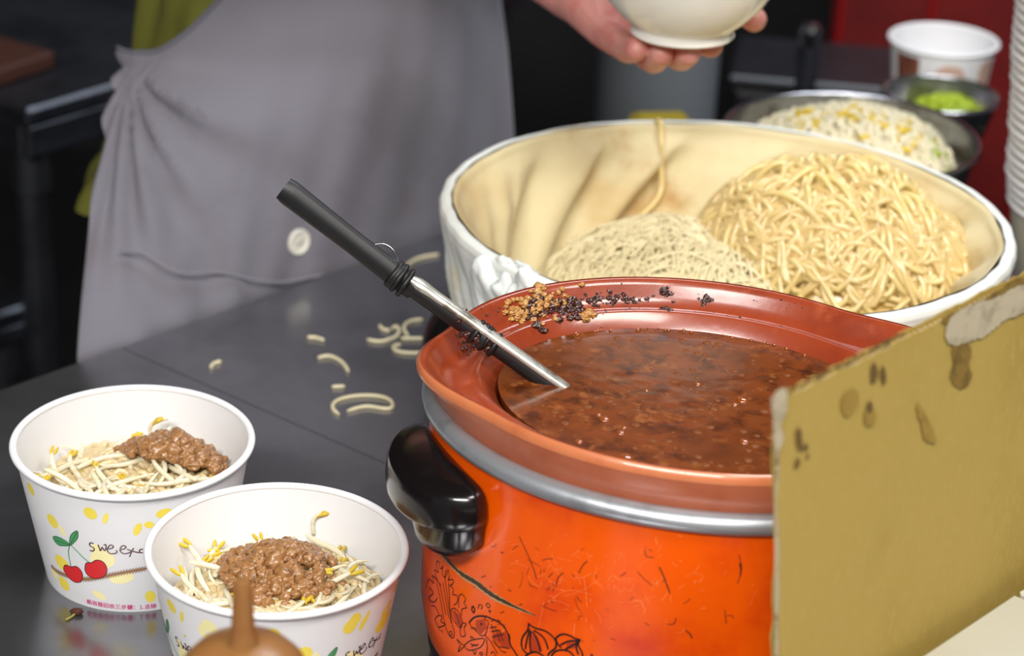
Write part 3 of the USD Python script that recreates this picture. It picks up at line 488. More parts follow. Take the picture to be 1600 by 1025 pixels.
bowl_a = Bowl(at(208, 688, TOP + BH + 0.0008)[:2], "white paper bowl printed with red cherries, the rear of the two on the counter")
bowl_b = Bowl(at(433, 856, TOP + BH + 0.0008)[:2], "white paper bowl nearest the orange cooker, behind the amber squeeze bottle")
def z7(pts): return [(x / 5.333, 840 + y / 5.333) for x, y in pts]
def z1(pts): return [(x / 2.6286, 590 + y / 2.6286) for x, y in pts]
def z2(pts): return [(210 + x / 3.595, 740 + y / 3.595) for x, y in pts]
A = bowl_a.px
def closed(pts, n=40): return Polygon(spline(pts, n, True)).buffer(0)
cherries = [closed(A(z7([(535, 240), (560, 228), (592, 242), (640, 240), (675, 272), (690, 315), (685, 352), (640, 372), (600, 355), (560, 312), (535, 272)]))), closed(A(z7([(710, 240), (730, 207), (762, 208), (795, 188), (850, 195), (885, 235), (890, 285), (860, 325), (800, 340), (750, 325), (715, 285)])))]
leaves = [closed(A(z1([(220, 662), (250, 658), (287, 686), (258, 690), (234, 682)]))), closed(A(z1([(289, 686), (288, 658), (302, 636), (318, 629), (321, 650), (309, 672)])))]
stems = [stroke(A(z7(p)), 0.0007) for p in ([(585, 60), (572, 110), (578, 170), (592, 238)], [(595, 65), (650, 120), (700, 170), (748, 208)])]
outl = [g.exterior.buffer(0.00028) for g in cherries]
leafline = [g.exterior.buffer(0.0002) for g in leaves] + [stroke(A(z1(p)), 0.00035) for p in ([(228, 666), (255, 676), (284, 686)], [(291, 682), (304, 658), (316, 634)])]
lace_c = spline(A(z7([(432, 238), (470, 276), (530, 306), (600, 332), (700, 346), (800, 336), (900, 316), (1000, 297), (1100, 278), (1215, 257)])), 80)
lace = [LineString(lace_c).buffer(0.0009)]; ld = np.gradient(lace_c, axis=0); ld /= np.linalg.norm(ld, axis=1, keepdims=True); ln_ = np.column_stack([-ld[:, 1], ld[:, 0]])
zz = [LineString(lace_c + ln_ * (k * 0.0013 + 0.0007 * np.where(np.arange(80) % 2, 1, -1))[:, None]).buffer(0.0002) for k in (-1, 1)]
word = [stroke(A(z7(p)), 0.00075) for p in ([(778, 48), (755, 42), (748, 60), (765, 75), (785, 88), (780, 108), (752, 106)], [(818, 60), (828, 85), (838, 108), (852, 80), (868, 105), (885, 72), (880, 56), (868, 60)],
    [(905, 92), (930, 88), (945, 72), (925, 60), (905, 75), (895, 105), (915, 130), (950, 132), (975, 120), (970, 106)], [(1010, 98), (1035, 92), (1050, 76), (1030, 65), (1008, 80), (1003, 110), (1025, 130), (1060, 130), (1100, 112)], [(1080, 156), (1095, 122), (1112, 88)], [(1062, 96), (1100, 110), (1150, 122), (1187, 124)], [(1187, 96), (1168, 98), (1162, 114)])]
g0, g1 = A([(136, 941)])[0], A([(244.5, 948)])[0]; tot = sum(g[0] for g in GLYPHS); k = (g1[0] - g0[0]) / tot; x = 0; red = []
for adv, polys in GLYPHS:
    for p in polys:
        rings_ = [[(g0[0] + (x + r[i]) * k, g0[1] + (g1[1] - g0[1]) * x / tot + (r[i + 1] - 8) * k * 0.98) for i in range(0, len(r), 2)] for r in p]
        red.append(Polygon(rings_[0], rings_[1:]).buffer(0))
    x += adv
def blobs(B, lst):
    out = []
    for px, py, rx, ry in lst:
        q = B.px([(px, py), (px + 4, py), (px, py + 4)])
        if len(q) == 3:
            kx, ky = abs(q[1][0] - q[0][0]) / 4, abs(q[2][1] - q[0][1]) / 4; g = affinity.scale(Point(*q[0]).buffer(1, quad_segs=8), rx * kx, ry * ky); out.append(affinity.rotate(g, (px * 37 + py * 11) % 60 - 30))
    return out
spots_y = [(141, 802, 10, 9), (165, 810, 4, 9), (82, 814, 7, 9), (215, 827, 6, 10), (97, 880, 10, 10), (100, 912, 7, 9), (235, 932, 8, 9), (257, 802, 13, 7), (48, 800, 4, 15), (48, 764, 4, 7), (233, 820, 8, 5)]
spots_p = [(160, 874, 20, 14), (190, 903, 20, 9), (155, 930, 11, 5), (97, 829, 4, 8), (86, 895, 4, 8), (150, 856, 8, 6)]
def print_design(B, da, text=True):
    for g in blobs(bowl_a, spots_y): obj("printed_lemon", decal([g], B.map(0.00012, da)), INK["yellow"], B.t, smooth=False, label="yellow printed lemon")
    for g in blobs(bowl_a, spots_p): obj("printed_spot", decal([g], B.map(0.0001, da)), INK["pale"], B.t, smooth=False, label="faint yellow printed spot")
    obj("printed_lace", decal(lace, B.map(0.00016, da)), INK["brown"], B.t, smooth=False); obj("printed_lace_edge", decal(zz, B.map(0.00016, da)), INK["brown"], B.t, smooth=False)
    for g in cherries: obj("printed_cherry", decal([g], B.map(0.0002, da)), INK["red"], B.t, smooth=False, label="red printed cherry")
    for g in leaves: obj("printed_leaf", decal([g], B.map(0.00018, da)), INK["green"], B.t, smooth=False, label="green printed leaf")
    obj("printed_stems", decal(stems, B.map(0.0002, da)), INK["green"], B.t, smooth=False, label="green printed stems"); obj("printed_outlines", decal(outl, B.map(0.00026, da)), INK["dark"], B.t, smooth=False); obj("printed_leaf_lines", decal(leafline, B.map(0.00026, da)), INK["deep"], B.t, smooth=False)
    obj("lettering", decal(word, B.map(0.00026, da)), INK["dark"], B.t, smooth=False, label="brown curly word on the bowl")
    if text: obj("recycling_note", decal(red, B.map(0.00022, da), 0.003), INK["magenta"], B.t, smooth=False, label="small magenta recycling note")
print_design(bowl_a, 0.0)
la = A(z1([(305, 655)]))[0][0] / 0.065
lb = bowl_b.px([(264, 985)])[0][0] / 0.065; wa = A(z7([(1030, 100)]))[0][0] / 0.065; wb = bowl_b.px([(578, 1012)])[0][0] / 0.065
print_design(bowl_b, lb - la); print_design(bowl_b, wb - wa, False)
for g in blobs(bowl_b, [(547, 979, 10, 10), (567, 974, 4, 9), (600, 969, 7, 9), (425, 992, 10, 6)]): obj("printed_lemon", decal([g], bowl_b.map(0.00013)), INK["yellow"], bowl_b.t, smooth=False, label="yellow printed lemon")
for g in blobs(bowl_b, [(327, 979, 12, 9), (316, 985, 6, 9)]): obj("printed_spot", decal([g], bowl_b.map(0.00011)), INK["pale"], bowl_b.t, smooth=False, label="faint yellow printed spot")

# ------------------------------------------------------------------ food in the bowls
def hn(x, y, seed, amp, fr=13.0): return amp * (meshkit.fbm(np.stack([x * fr, y * fr, np.zeros_like(x) + seed * 3.7], -1), 3, seed) - 0.5) if amp else 0.0 * x
def strands(seed, n, ctr, a, b, phi, z0, h, length, r, steps=40, layers=3.0, curl=1.0, wob=0.5, pw=0.8, edge=0.98, sides=6, ns=0, amp=0.0, flow=0.0):
    """Noodles lying over a mound: curves that wander over an oval dome and stay on it."""
    g = np.random.default_rng(seed); q = np.sqrt(g.random(n)) * 0.92; th = g.random(n) * 2 * np.pi
    x, y = q * np.cos(th), q * np.sin(th); hd_ = g.random(n) * 2 * np.pi; ds = length / steps / ((a + b) / 2)
    k1, k2, p1, p2, f1, f2 = g.normal(0, 2.6 * curl, n), g.normal(0, 4.5 * curl, n), g.random(n) * 7, g.random(n) * 7, g.uniform(1, 4, n), g.uniform(3, 9, n)
    lay, wp, wf = g.random(n) ** 0.7 * layers * r, g.random(n) * 7, g.uniform(4, 11, n); P = np.zeros((n, steps, 3)); c, s = math.cos(phi), math.sin(phi)
    ls = g.lognormal(0, 0.35, n)
    for i in range(steps):
        t = i / steps; fld = 0 if not flow else 9.0 * meshkit.fbm(np.stack([x * 1.1, y * 1.1, np.zeros(n) + seed], -1), 2, seed); hd_ = hd_ if not flow else hd_ + flow * np.arctan2(np.sin(2 * (fld - hd_)), np.cos(2 * (fld - hd_))) / 2; hd_ = hd_ + ds * ls * (k1 * np.cos(p1 + f1 * t * 3) + k2 * np.sin(p2 + f2 * t * 3)); rho = np.hypot(x, y)
        turn = np.arctan2(np.sin(np.arctan2(-y, -x) - hd_), np.cos(np.arctan2(-y, -x) - hd_)); hd_ = hd_ + np.where(rho > edge - 0.16, np.clip(turn, -1, 1) * np.clip((rho - edge + 0.16) / 0.16, 0, 1) * 0.9, 0)
        x, y = x + np.cos(hd_) * ds * ls, y + np.sin(hd_) * ds * ls; rho = np.hypot(x, y); m = np.maximum(rho / edge, 1); x, y = x / m, y / m; rho = np.minimum(rho, edge)
        X, Y = x * a, y * b; GX, GY = ctr[0] + c * X - s * Y, ctr[1] + s * X + c * Y; P[:, i] = np.stack([GX, GY, z0 + h * (1 - rho ** 2) ** pw + lay + wob * r * np.sin(wp + wf * t * 6) + hn(GX, GY, ns, amp) * np.minimum(1, (1 - rho) * 5)], 1)
    return tubes(P, r, sides)
def dome(ctr, a, b, phi, z0, h, drop, pw=0.8, n=72, ns=0, amp=0.0):
    rr = []
    for q in np.linspace(1, 0.02, 24):
        o = ring_oval(a * q, b * q, z0 + h * (1 - min(q, 0.999) ** 2) ** pw - drop, n); rr.append(o)
    rr.insert(0, ring_oval(a * 0.96, b * 0.96, z0 - max(drop, 0.004), n)); m = turned(loft(rr, True, True), phi, (ctr[0], ctr[1], 0)); q = np.concatenate([[0], np.linspace(1, 0.02, 24)]).repeat(n); q = np.append(q, [0, 0]); q = np.where(q > 0, 1 - q, 0); m.vertices[:, 2] += hn(m.vertices[:, 0], m.vertices[:, 1], ns, amp) * np.minimum(1, q * 5); return m
SV = []
def make_sprout(seed, parent):
    g = np.random.default_rng(seed); L = g.uniform(0.036, 0.056); t = np.linspace(0, 1, 18); k = g.uniform(0.5, 2.2) * g.choice([-1, 1]); k2 = g.uniform(-2.0, 2.0)
    ang = k * (t - 0.5) + k2 * (t - 0.5) ** 2 * 2; x, y = np.cumsum(np.cos(ang)) * L / 18, np.cumsum(np.sin(ang)) * L / 18; P = np.column_stack([x - x.mean(), y - y.mean(), 0.0025 * np.sin(t * 3 + seed)])
    obj("stem", tubes(P, np.interp(t, [0, 0.12, 0.5, 0.9, 1], [0.0004, 0.0011, 0.0018, 0.0017, 0.0011])[None], 8), SPROUT, parent, smooth=True)
    d = P[-1] - P[-2]; d /= np.linalg.norm(d); hs = []
    for s in (-1, 1):
        m = trimesh.creation.icosphere(2, 1.0); m.vertices *= [0.0042, 0.0011, 0.0014]; m.apply_translation([0.0036, 0.0011 * s, 0]); m.apply_transform(trimesh.transformations.rotation_matrix(s * g.uniform(0.05, 0.3), [0, 0, 1])); m.apply_transform(trimesh.transformations.rotation_matrix(math.atan2(d[1], d[0]) + g.uniform(-0.5, 0.5), [0, 0, 1])); m.apply_translation(P[-1]); hs.append(m)
    for m in (hs if seed % 7 % 2 == 0 else []): obj("seed_leaf", m, SPROUTHEAD, parent, smooth=True, label="yellow seed leaf")
def mince(seed, c, ax, ay, phi, zf, n, big=1.0):
    g = np.random.default_rng(seed); out = []; cs, sn = math.cos(phi), math.sin(phi)
    for _ in range(n):
        q = g.random() ** 0.6; th = g.random() * 2 * math.pi; X, Y = ax * q * math.cos(th) * g.uniform(0.7, 1.1), ay * q * math.sin(th) * g.uniform(0.7, 1.1); r = g.uniform(0.0018, 0.0042) * big
        m = lump(r, int(g.integers(1e6)), 0.42, 2, 1.9); m.vertices *= [g.uniform(0.8, 1.4), g.uniform(0.8, 1.2), g.uniform(0.7, 1.0)]; m.apply_transform(trimesh.transformations.rotation_matrix(g.random() * 6, [0, 0, 1]))
        x, y = c[0] + cs * X - sn * Y, c[1] + sn * X + cs * Y; m.apply_translation([x, y, zf(x, y) + g.uniform(0, 0.006) * (1 - q)]); out.append(m)
    return cat(out)
def fill(B, z0, h, mc, mrad, name, where, seed, nsp):
    c = B.c; R = 0.0645
    f = lambda x, y: TOP + z0 + h * max(0, 1 - ((x - c[0]) ** 2 + (y - c[1]) ** 2) / R ** 2) ** 0.8
    nd = thing("noodle_serving", f"cooked pale noodles in the {where}", "noodles", kind="stuff")
    obj("noodle_strands", strands(seed, 95, c[:2], R, R, 0, TOP + z0 - 0.004, h, 0.17, 0.0021, 56, 3.5, 0.6, 1.0, 0.8, 0.965, 8, 3, 0.012, 0.10), PALENOODLE, nd, smooth=True)
    obj("noodle_mass", dome(c[:2], R - 0.0005, R - 0.0005, 0, TOP + z0 - 0.004, h, 0.003), PALENOODLE, nd, smooth=True)
    g = np.random.default_rng(seed + 5); 
    variants = []
    for k in range(nsp):
        q, th = math.sqrt(g.uniform(0.03, 0.74)), g.random() * 2 * math.pi
        if k % 3: th = -math.pi / 2 + g.normal(0, 1.3)
        x, y = c[0] + R * q * math.cos(th), c[1] + R * q * math.sin(th); z = f(x, y) + 0.0025 + g.uniform(0, 0.004); slope = 0.36 * q
        rot = (math.degrees(-slope * math.sin(th)) * 0.6 + g.normal(0, 9), math.degrees(slope * math.cos(th)) * 0.6 + g.normal(0, 9), 0)
        
        for _ in range(40):
            rz = g.uniform(0, 360); e = 0.026 * np.array([math.cos(math.radians(rz)), math.sin(math.radians(rz))])
            if max(math.hypot(x - c[0] + e[0], y - c[1] + e[1]), math.hypot(x - c[0] - e[0], y - c[1] - e[1])) < 0.064: break
        else: continue
        deg_ = math.degrees(th) % 360; side_ = ["right", "back right", "far", "back left", "left", "front left", "near", "front right"][int((deg_ + 22.5) // 45) % 8]
        tip_ = "yellow tipped" if (seed * 31 + k % 7) % 7 % 2 == 0 else "plain pale"
        lab = f"{tip_} bean sprout {'near the mince' if q < 0.5 else 'by the wall'}, {side_} side of the {where}"
        if len(variants) < 7:
            v = thing("bean_sprout", lab, "bean sprout", (x, y, z), (rot[0], rot[1], rz), f"bean sprouts in the {where}"); make_sprout(seed * 31 + k, v); variants.append(v)
        else: copy(variants[k % len(variants)], (x, y, z), (rot[0], rot[1], rz), lab)
    mz = lambda x, y: f(x, y) + 0.006 + 0.008 * max(0, 1 - ((x - mc[0]) ** 2 + (y - mc[1]) ** 2) / 0.036 ** 2)
    mp = thing("minced_pork", f"braised brown minced pork piled on the noodles in the {where}", "minced meat", kind="stuff")
    obj("mince_crumbs", mince(seed + 9, mc, mrad[0], mrad[1], mrad[2], mz, 260, 1.0), MINCE, mp, smooth=True); obj("mince_lumps", mince(seed + 10, mc, mrad[0] * 0.8, mrad[1] * 0.8, mrad[2], mz, 22, 1.8), MINCE, mp, smooth=True)
fill(bowl_a, 0.050, 0.013, at(275, 705, TOP + 0.07)[:2], (0.036, 0.020, -0.25), "a", "rear paper bowl", 11, 64)
fill(bowl_b, 0.050, 0.015, at(432, 885, TOP + 0.073)[:2], (0.038, 0.037, 0.0), "b", "front paper bowl", 12, 70)
# two sprouts that stand up against the bowls' far walls
for B, base, mid_, tip_, where in ((bowl_a, (238, 690), (236, 665), (262, 653), "rear bowl"), (bowl_b, (490, 835), (492, 808), (526, 802), "front bowl")):
    zb = TOP + 0.062; p0 = at(*base, zb); pts = [p0, aty(*mid_, p0[1] + 0.001), aty(*tip_, p0[1] + 0.004)]; s = thing("bean_sprout", f"curled yellow bean sprout standing up at the back of the {where}", "bean sprout")
    obj("stem", tubes(spline(pts, 16), np.linspace(0.0012, 0.0016, 16)[None], 8), SPROUT, s, smooth=True)
    obj("seed_leaf", tubes(spline([pts[1], (pts[1] + pts[2]) / 2 + [0, 0, 0.0015], pts[2]], 14), np.interp(np.linspace(0, 1, 14), [0, 0.5, 1], [0.0012, 0.0026, 0.0006])[None], 8, flat=0.7), SPROUTHEAD, s, smooth=True)

# ------------------------------------------------------------------ noodle scraps and a food scrap on the counter
def zs(pts): return [(300 + x / 3.2024, 360 + y / 3.2024) for x, y in pts]
SCR = [("short curved noodle scrap nearest the grey apron, alone on the dark counter", [(95, 685), (110, 665), (145, 655)]), ("short straight noodle scrap below the button's reflection on the counter", [(578, 535), (610, 535), (660, 550)]),
    ("hooked noodle scrap in the middle of the bare counter", [(630, 638), (680, 628), (730, 645), (765, 675), (782, 705)]), ("tiny straight noodle scrap between the hooked one and the looped one", [(700, 782), (765, 780)]),
    ("long noodle scrap folded into a flat loop on the counter", [(735, 920), (705, 890), (720, 855), (790, 832), (880, 825), (960, 835), (1000, 860), (990, 890), (940, 888), (880, 880), (820, 890), (778, 904)]),
    ("noodle scrap curled like a hook in the scrap cluster by the crock", [(876, 545), (940, 555), (1000, 540), (1035, 510), (1020, 480), (1000, 490)]), ("small bent noodle scrap at the top of the cluster", [(940, 475), (960, 495), (990, 500)]),
    ("noodle scrap bent in an open arc at the back of the cluster", [(1155, 445), (1090, 455), (1060, 490), (1080, 525)]), ("straight noodle scrap in the cluster beside the crock", [(1045, 540), (1165, 540)]), ("noodle scrap with a turned up end, lowest of the cluster by the crock", [(1045, 570), (1010, 580), (1020, 600), (1080, 612), (1160, 612)]),
    ("long pale noodle scrap lying behind the spoon, beside the white basin cloth", [(1065, 185), (1130, 140), (1235, 120)])]
for lab, pts in SCR:
    P = np.array([at(*p, TOP + 0.0014) for p in zs(pts)]); P = spline(P, 8 * len(P)) if len(P) > 2 else P[0] + (P[1] - P[0]) * np.linspace(0, 1, 8)[:, None]
    tag(obj("noodle_scrap", tubes(P, np.interp(np.linspace(0, 1, len(P)), [0, 0.04, 0.96, 1], [0.0007, 0.0013, 0.0013, 0.0007])[None], 10), VERMICELLI, smooth=True), lab, "noodle")
sc = thing("food_scrap", "brown sauce crumb with a sprout tail at the foot of the rear paper bowl", "food scrap")
q = at(120, 955, TOP + 0.002); m = lump(0.0028, 3, 0.3, 2); m.vertices *= [1.5, 1, 0.7]; m.apply_translation(q); obj("sauce_crumb", m, RUST, sc, smooth=True)
obj("sprout_tail", tubes(spline([at(118, 958, TOP + 0.001), at(111, 964, TOP + 0.001), at(103, 968, TOP + 0.001)], 12), np.linspace(0.0009, 0.0006, 12)[None], 8), M("scrap_tail", lin(150, 140, 70), 0.4), sc, smooth=True)

# ------------------------------------------------------------------ squeeze bottle in front
bt = aty(379, 905, 0.86)                      # the nozzle's tip
bb = thing("squeeze_bottle", "amber plastic squeeze bottle with a pointed nozzle, in front of the paper bowls", "bottle", (bt[0], bt[1], TOP))
zt = bt[2] - TOP; zsd = zt - 0.034
obj("bottle_body", lathe([(0.0, 0.0), (0.027, 0.0), (0.030, 0.003), (0.0305, 0.01), (0.0305, zsd - 0.024), (0.0300, zsd - 0.018), (0.0275, zsd - 0.010), (0.022, zsd - 0.004), (0.014, zsd - 0.0008), (0.0075, zsd + 0.0006)], 72, cap1=True), BOTTLE, bb, smooth=50)
obj("nozzle", lathe([(0.0078, zsd - 0.001), (0.0062, zsd + 0.003), (0.0054, zsd + 0.009), (0.0046, zt - 0.006), (0.0042, zt - 0.0018), (0.0032, zt), (0.0014, zt + 0.0002), (0.0012, zt - 0.004)], 40), BOTTLE, bb, smooth=50)
tag(obj("bottle_sauce", turned(lathe([(0.0, 0.002), (0.0265, 0.002), (0.0285, 0.01), (0.0285, zsd - 0.05), (0.0, zsd - 0.05)], 48), 0, (bt[0], bt[1], TOP)), BOTTLESAUCE), "brown sauce inside the amber squeeze bottle", "sauce", kind="stuff")

# ------------------------------------------------------------------ cardboard sheet
CU0, CU1 = -0.169, 0.30
cb = thing("cardboard_sheet", "yellowish corrugated cardboard sheet standing between the cooker and the tiled ledge", "cardboard")
ct = (at(1203, 620, 1.1226)[2] - 0) * 1.0; CTOP = 1.1232
def pl(u, d, z): return un(PU0 + u, PLN + d, z)
def liner(d, seed, hi=0.0):
    g = np.random.default_rng(seed); n = 90; us = np.linspace(CU0, CU1, n); lo_shift = np.interp(us, [CU0, CU0 + 0.01], [1, 1]); G = []
    for v in np.linspace(0, 1, 30):
        z = TOP + 0.001 + v * (CTOP - TOP - 0.001 + hi); lean = (1 - v) * 0.0225 * 1.9      # the near end is cut on a slant
        uu = CU0 + lean + (us - CU0) * (CU1 - CU0 - lean) / (CU1 - CU0); row = np.array([pl(u_, d, z) for u_ in uu])
        row[:, 2] += (v > 0.99) * g.normal(0, 0.0005, n); row[0] += U * g.normal(0, 0.0007); G.append(row)
    G = np.array(G); G += N * (0.0012 * (meshkit.fbm(G * 9 + seed, 2) - 0.5))[..., None]; return thick_grid(G, 0.0005)
obj("front_liner", liner(0.0060, 1), CARD, cb, smooth=False, label="stained front sheet of the cardboard"); obj("back_liner", liner(0.0016, 2, 0.0006), CARD, cb, smooth=False)
nu = 1300; uw = np.linspace(CU0 + 0.001, CU1, nu); G = []
for v in np.linspace(0, 1, 5):
    z = TOP + 0.001 + v * (CTOP - TOP - 0.0030); lean = (1 - v) * 0.0225 * 1.9; uu = CU0 + 0.001 + lean + (uw - uw[0]) * (CU1 - uw[0] - lean) / (CU1 - uw[0])
    G.append(np.array([pl(a, 0.0038 + 0.0018 * math.sin(b * 2 * math.pi / 0.0044), z) for a, b in zip(uu, uw)]))
obj("fluting", thick_grid(np.array(G), 0.0004), CARD_IN, cb, smooth=False, label="wavy corrugated core showing along the top edge")
PLF = PLN + 0.0068
def card_px(pts):
    out = []
    for px, py in pts:
        d = ray(px, py); t = (PLF - EYEP @ N) / (d @ N); P = EYEP + d * t; out.append((P @ U - PU0, P[2]))
    return np.array(out)
def card_map(off): return lambda v: np.array([pl(a, 0.0070 + off, z) for a, z in v])
def ragged(pts, amp, seed, n=90):
    q = spline(card_px(pts), n, True); g = np.random.default_rng(seed); return Polygon(q + g.normal(0, amp, q.shape)).buffer(0)
obj("torn_patch", decal([ragged([(1478, 510), (1510, 478), (1560, 462), (1606, 452), (1608, 478), (1570, 500), (1545, 520), (1510, 534), (1480, 534)], 0.0005, 1)], card_map(0.0002)), CARD_TORN, cb, smooth=False, label="grey patch where the surface paper is torn off")
obj("torn_edge", decal([ragged([(1206, 618), (1224, 605), (1228, 622), (1226, 645), (1218, 662), (1222, 684), (1214, 705), (1208, 690), (1206, 650)], 0.0004, 2)], card_map(0.0004)), CARD_TORN, cb, smooth=False, label="frayed pale paper at the near corner")
ST = [[(1487, 545), (1518, 548), (1514, 570), (1518, 590), (1508, 604), (1492, 602), (1485, 585), (1490, 565)], [(1316, 620), (1340, 614), (1336, 640), (1325, 650)], [(1352, 640), (1368, 646), (1366, 662), (1354, 664)], [(1432, 630), (1452, 660), (1460, 692), (1450, 690), (1438, 660)], [(1470, 500), (1500, 482), (1560, 452), (1602, 440), (1602, 452), (1540, 470), (1486, 505)]]
for i, p in enumerate(ST): obj("grease_stain", decal([ragged(p, 0.0003, 20 + i, 40)], card_map(0.00012)), CARD_STAIN if i in (0, 4) else CARD_FAINT, cb, smooth=False, label="brown grease stain soaked into the cardboard")
SD = [[(1245, 668), (1251, 672), (1252, 690), (1254, 702), (1248, 702), (1244, 688)], [(1256, 695), (1262, 696), (1260, 703)], [(1242, 722), (1247, 715), (1248, 726), (1244, 732)], [(1259, 712), (1264, 710), (1262, 716)], [(1364, 566), (1368, 570), (1367, 596), (1364, 600)], [(1378, 572), (1382, 576), (1381, 600), (1378, 598)], [(1356, 628), (1362, 630), (1360, 645), (1355, 645)]]
for i, p in enumerate(SD): obj("dark_drip", decal([ragged(p, 0.00025, 40 + i, 30)], card_map(0.00018)), CARD_DARK, cb, smooth=False, label="dark dried drip")
g = np.random.default_rng(8); soot = []
for _ in range(90):
    px = g.uniform(1225, 1420); py = 620 - (px - 1203) * 0.506 + g.uniform(2, 9) * g.random() + 3; q = card_px([(px, py)])[0]; soot.append(affinity.scale(Point(*q).buffer(0.0009, quad_segs=3), g.uniform(0.5, 2.4), g.uniform(0.5, 1.3)))
obj("sooty_edge", decal([union_all(soot)], card_map(0.00015)), CARD_DARK, cb, smooth=False, label="grimy marks along the top edge")

# ------------------------------------------------------------------ the big noodle basin, its pan and its cloth
BC_, BPHI, BA, BB2 = np.array([0.1501, 1.5135]), math.radians(-18.0), 0.2045, 0.1895
pan = thing("dark_pan", "dark round pan under the cloth lined noodle basin", "pan", (BC_[0] - 0.002, BC_[1], TOP))
obj("pan_wall", lathe([(0.0, 0.0), (0.17, 0.0), (0.19, 0.004), (0.203, 0.014), (0.2105, 0.034), (0.2145, 0.0375), (0.2125, 0.0385), (0.208, 0.035), (0.200, 0.0155), (0.188, 0.007), (0.0, 0.006)], 120), M("pan_black", lin(30, 30, 33), 0.3, coat_weight=0.3), pan, smooth=40)
ZB = 0.968
basin = thing("noodle_basin", "large pale basin of noodles under a draped cloth", "basin", (*BC_, 0), (0, 0, math.degrees(BPHI)))
obj("basin_wall", oval_lathe([(-0.045, TOP + 0.0085), (-0.037, TOP + 0.012), (-0.031, TOP + 0.03), (-0.0115, ZB - 0.02), (-0.0050, ZB - 0.006), (-0.0035, ZB - 0.003), (-0.0065, ZB - 0.0035), (-0.0130, ZB - 0.02), (-0.0325, TOP + 0.03), (-0.040, TOP + 0.0165), (-0.07, TOP + 0.0145)], BA, BB2, cap0=True, cap1=True), PLASTICBASIN, basin, smooth=40)
nt = 420; tb = np.linspace(0, 2 * np.pi, nt, endpoint=False)
def fold(t, z, kind):
    if kind == "in":
        a = t - 6.0 * (ZB - z); w = np.clip((ZB - z) / 0.03, 0.12, 1)
        back = 0.35 + 0.65 * np.clip(np.sin(t - 0.05) + 0.35, 0, 1) + 0.2
        s1 = np.sin(12 * a + 2 * np.sin(3 * a)); return -0.0085 * w + w * back * (0.0075 * np.sign(s1) * np.abs(s1) ** 0.7 + 0.0026 * np.sin(27 * a + 1.3) * (0.5 + 0.5 * np.sin(5 * a)))
    a = t - 2.0 * (ZB - z); w = np.clip((ZB - z) / 0.05, 0.1, 1)
    return w * (0.0062 * np.abs(np.sin(10 * a + 1.5 * np.sin(4 * a))) ** 0.6 - 0.002 + 0.0024 * np.sin(41 * a + np.sin(7 * a)) + 0.0035)
def cloth_ring(o, z, kind):
    f = fold(tb, z, kind) + o; zz_ = z + (0.0022 * (meshkit.fbm(np.stack([np.cos(tb) * 5, np.sin(tb) * 5, tb * 0 + z * 20], 1), 3, 4) - 0.5) if abs(z - ZB) < 0.02 else 0)
    return np.column_stack([(BA + f) * np.cos(tb), (BB2 + f) * np.sin(tb), np.full(nt, z) + zz_ - z])
liner_ = thing("cloth_liner", "white cloth lining the noodle basin and hanging over its rim", "cloth", (*BC_, 0), (0, 0, math.degrees(BPHI)))
outp = [(-0.022, TOP + 0.05), (-0.0205, TOP + 0.056), (-0.014, TOP + 0.085), (-0.0075, TOP + 0.115), (-0.001, ZB - 0.017), (0.0022, ZB - 0.008), (0.003, ZB - 0.002), (0.0015, ZB + 0.002), (-0.002, ZB + 0.0038), (-0.0055, ZB + 0.0030)]
inp = [(-0.0055, ZB + 0.0030), (-0.0088, ZB + 0.0005), (-0.0115, ZB - 0.005), (-0.0165, ZB - 0.013), (-0.0215, ZB - 0.03), (-0.027, ZB - 0.05), (-0.034, ZB - 0.075), (-0.041, ZB - 0.1), (-0.05, TOP + 0.034), (-0.075, TOP + 0.026), (-0.1, TOP + 0.024)]
def cloth(prof, kind, extra):
    rr = []
    p = np.array(prof); s = np.linspace(0, 1, len(p)); q = np.linspace(0, 1, len(p) * 4)
    for o, z in zip(np.interp(q, s, p[:, 0]), np.interp(q, s, p[:, 1])): rr.append(cloth_ring(o, z, kind))
    return loft(rr, cap1=extra)
obj("outer_drape", cloth(outp, "out", False), CLOTH_OUT, liner_, smooth=70, label="white outer fall of the cloth"); obj("inner_lining", cloth(inp, "in", True), CLOTH_IN, liner_, smooth=70, label="cream stained lining with slanting folds")
# a bunched corner of the cloth on the near rim
bq = at(815, 436, 0.962)[:2] - BC_; bt_ = math.atan2((math.sin(-BPHI) * bq[0] + math.cos(-BPHI) * bq[1]) / BB2, (math.cos(-BPHI) * bq[0] - math.sin(-BPHI) * bq[1]) / BA)
G = []
for v in np.linspace(0, 1, 44):
    t = np.linspace(bt_ - 0.24, bt_ + 0.20, 70); env = np.sin(np.linspace(0, np.pi, 70)) ** 0.5
    o = np.interp(v, [0, 0.3, 0.5, 0.7, 1], [0.006, 0.010, 0.0, -0.012, -0.030]); z = np.interp(v, [0, 0.3, 0.5, 0.7, 1], [ZB - 0.05, ZB - 0.012, ZB + 0.006, ZB + 0.002, ZB - 0.02])
    q = np.stack([t * 16 + v * 2.2, t * 3 + v * 5.0, np.full(70, 0.3)], 1); rd = np.abs(meshkit.fbm(q * 0.8, 3, 9) - 0.5) * 2; d = (rd - 0.2) * 0.026 * env * (0.35 + 0.65 * math.sin(math.pi * v))
    nx, ny = np.cos(t) * BB2, np.sin(t) * BA; nl = np.hypot(nx, ny); off = o * env + d * (1 if v < 0.5 else 0.2)
    G.append(np.column_stack([BA * np.cos(t) + nx / nl * off, BB2 * np.sin(t) + ny / nl * off, z * env + (ZB - 0.012) * (1 - env) + d * 0.7]))
obj("bunched_corner", thick_grid(np.array(G), 0.0012), CLOTH_OUT, liner_, smooth=60, label="bunched white corner of the cloth")

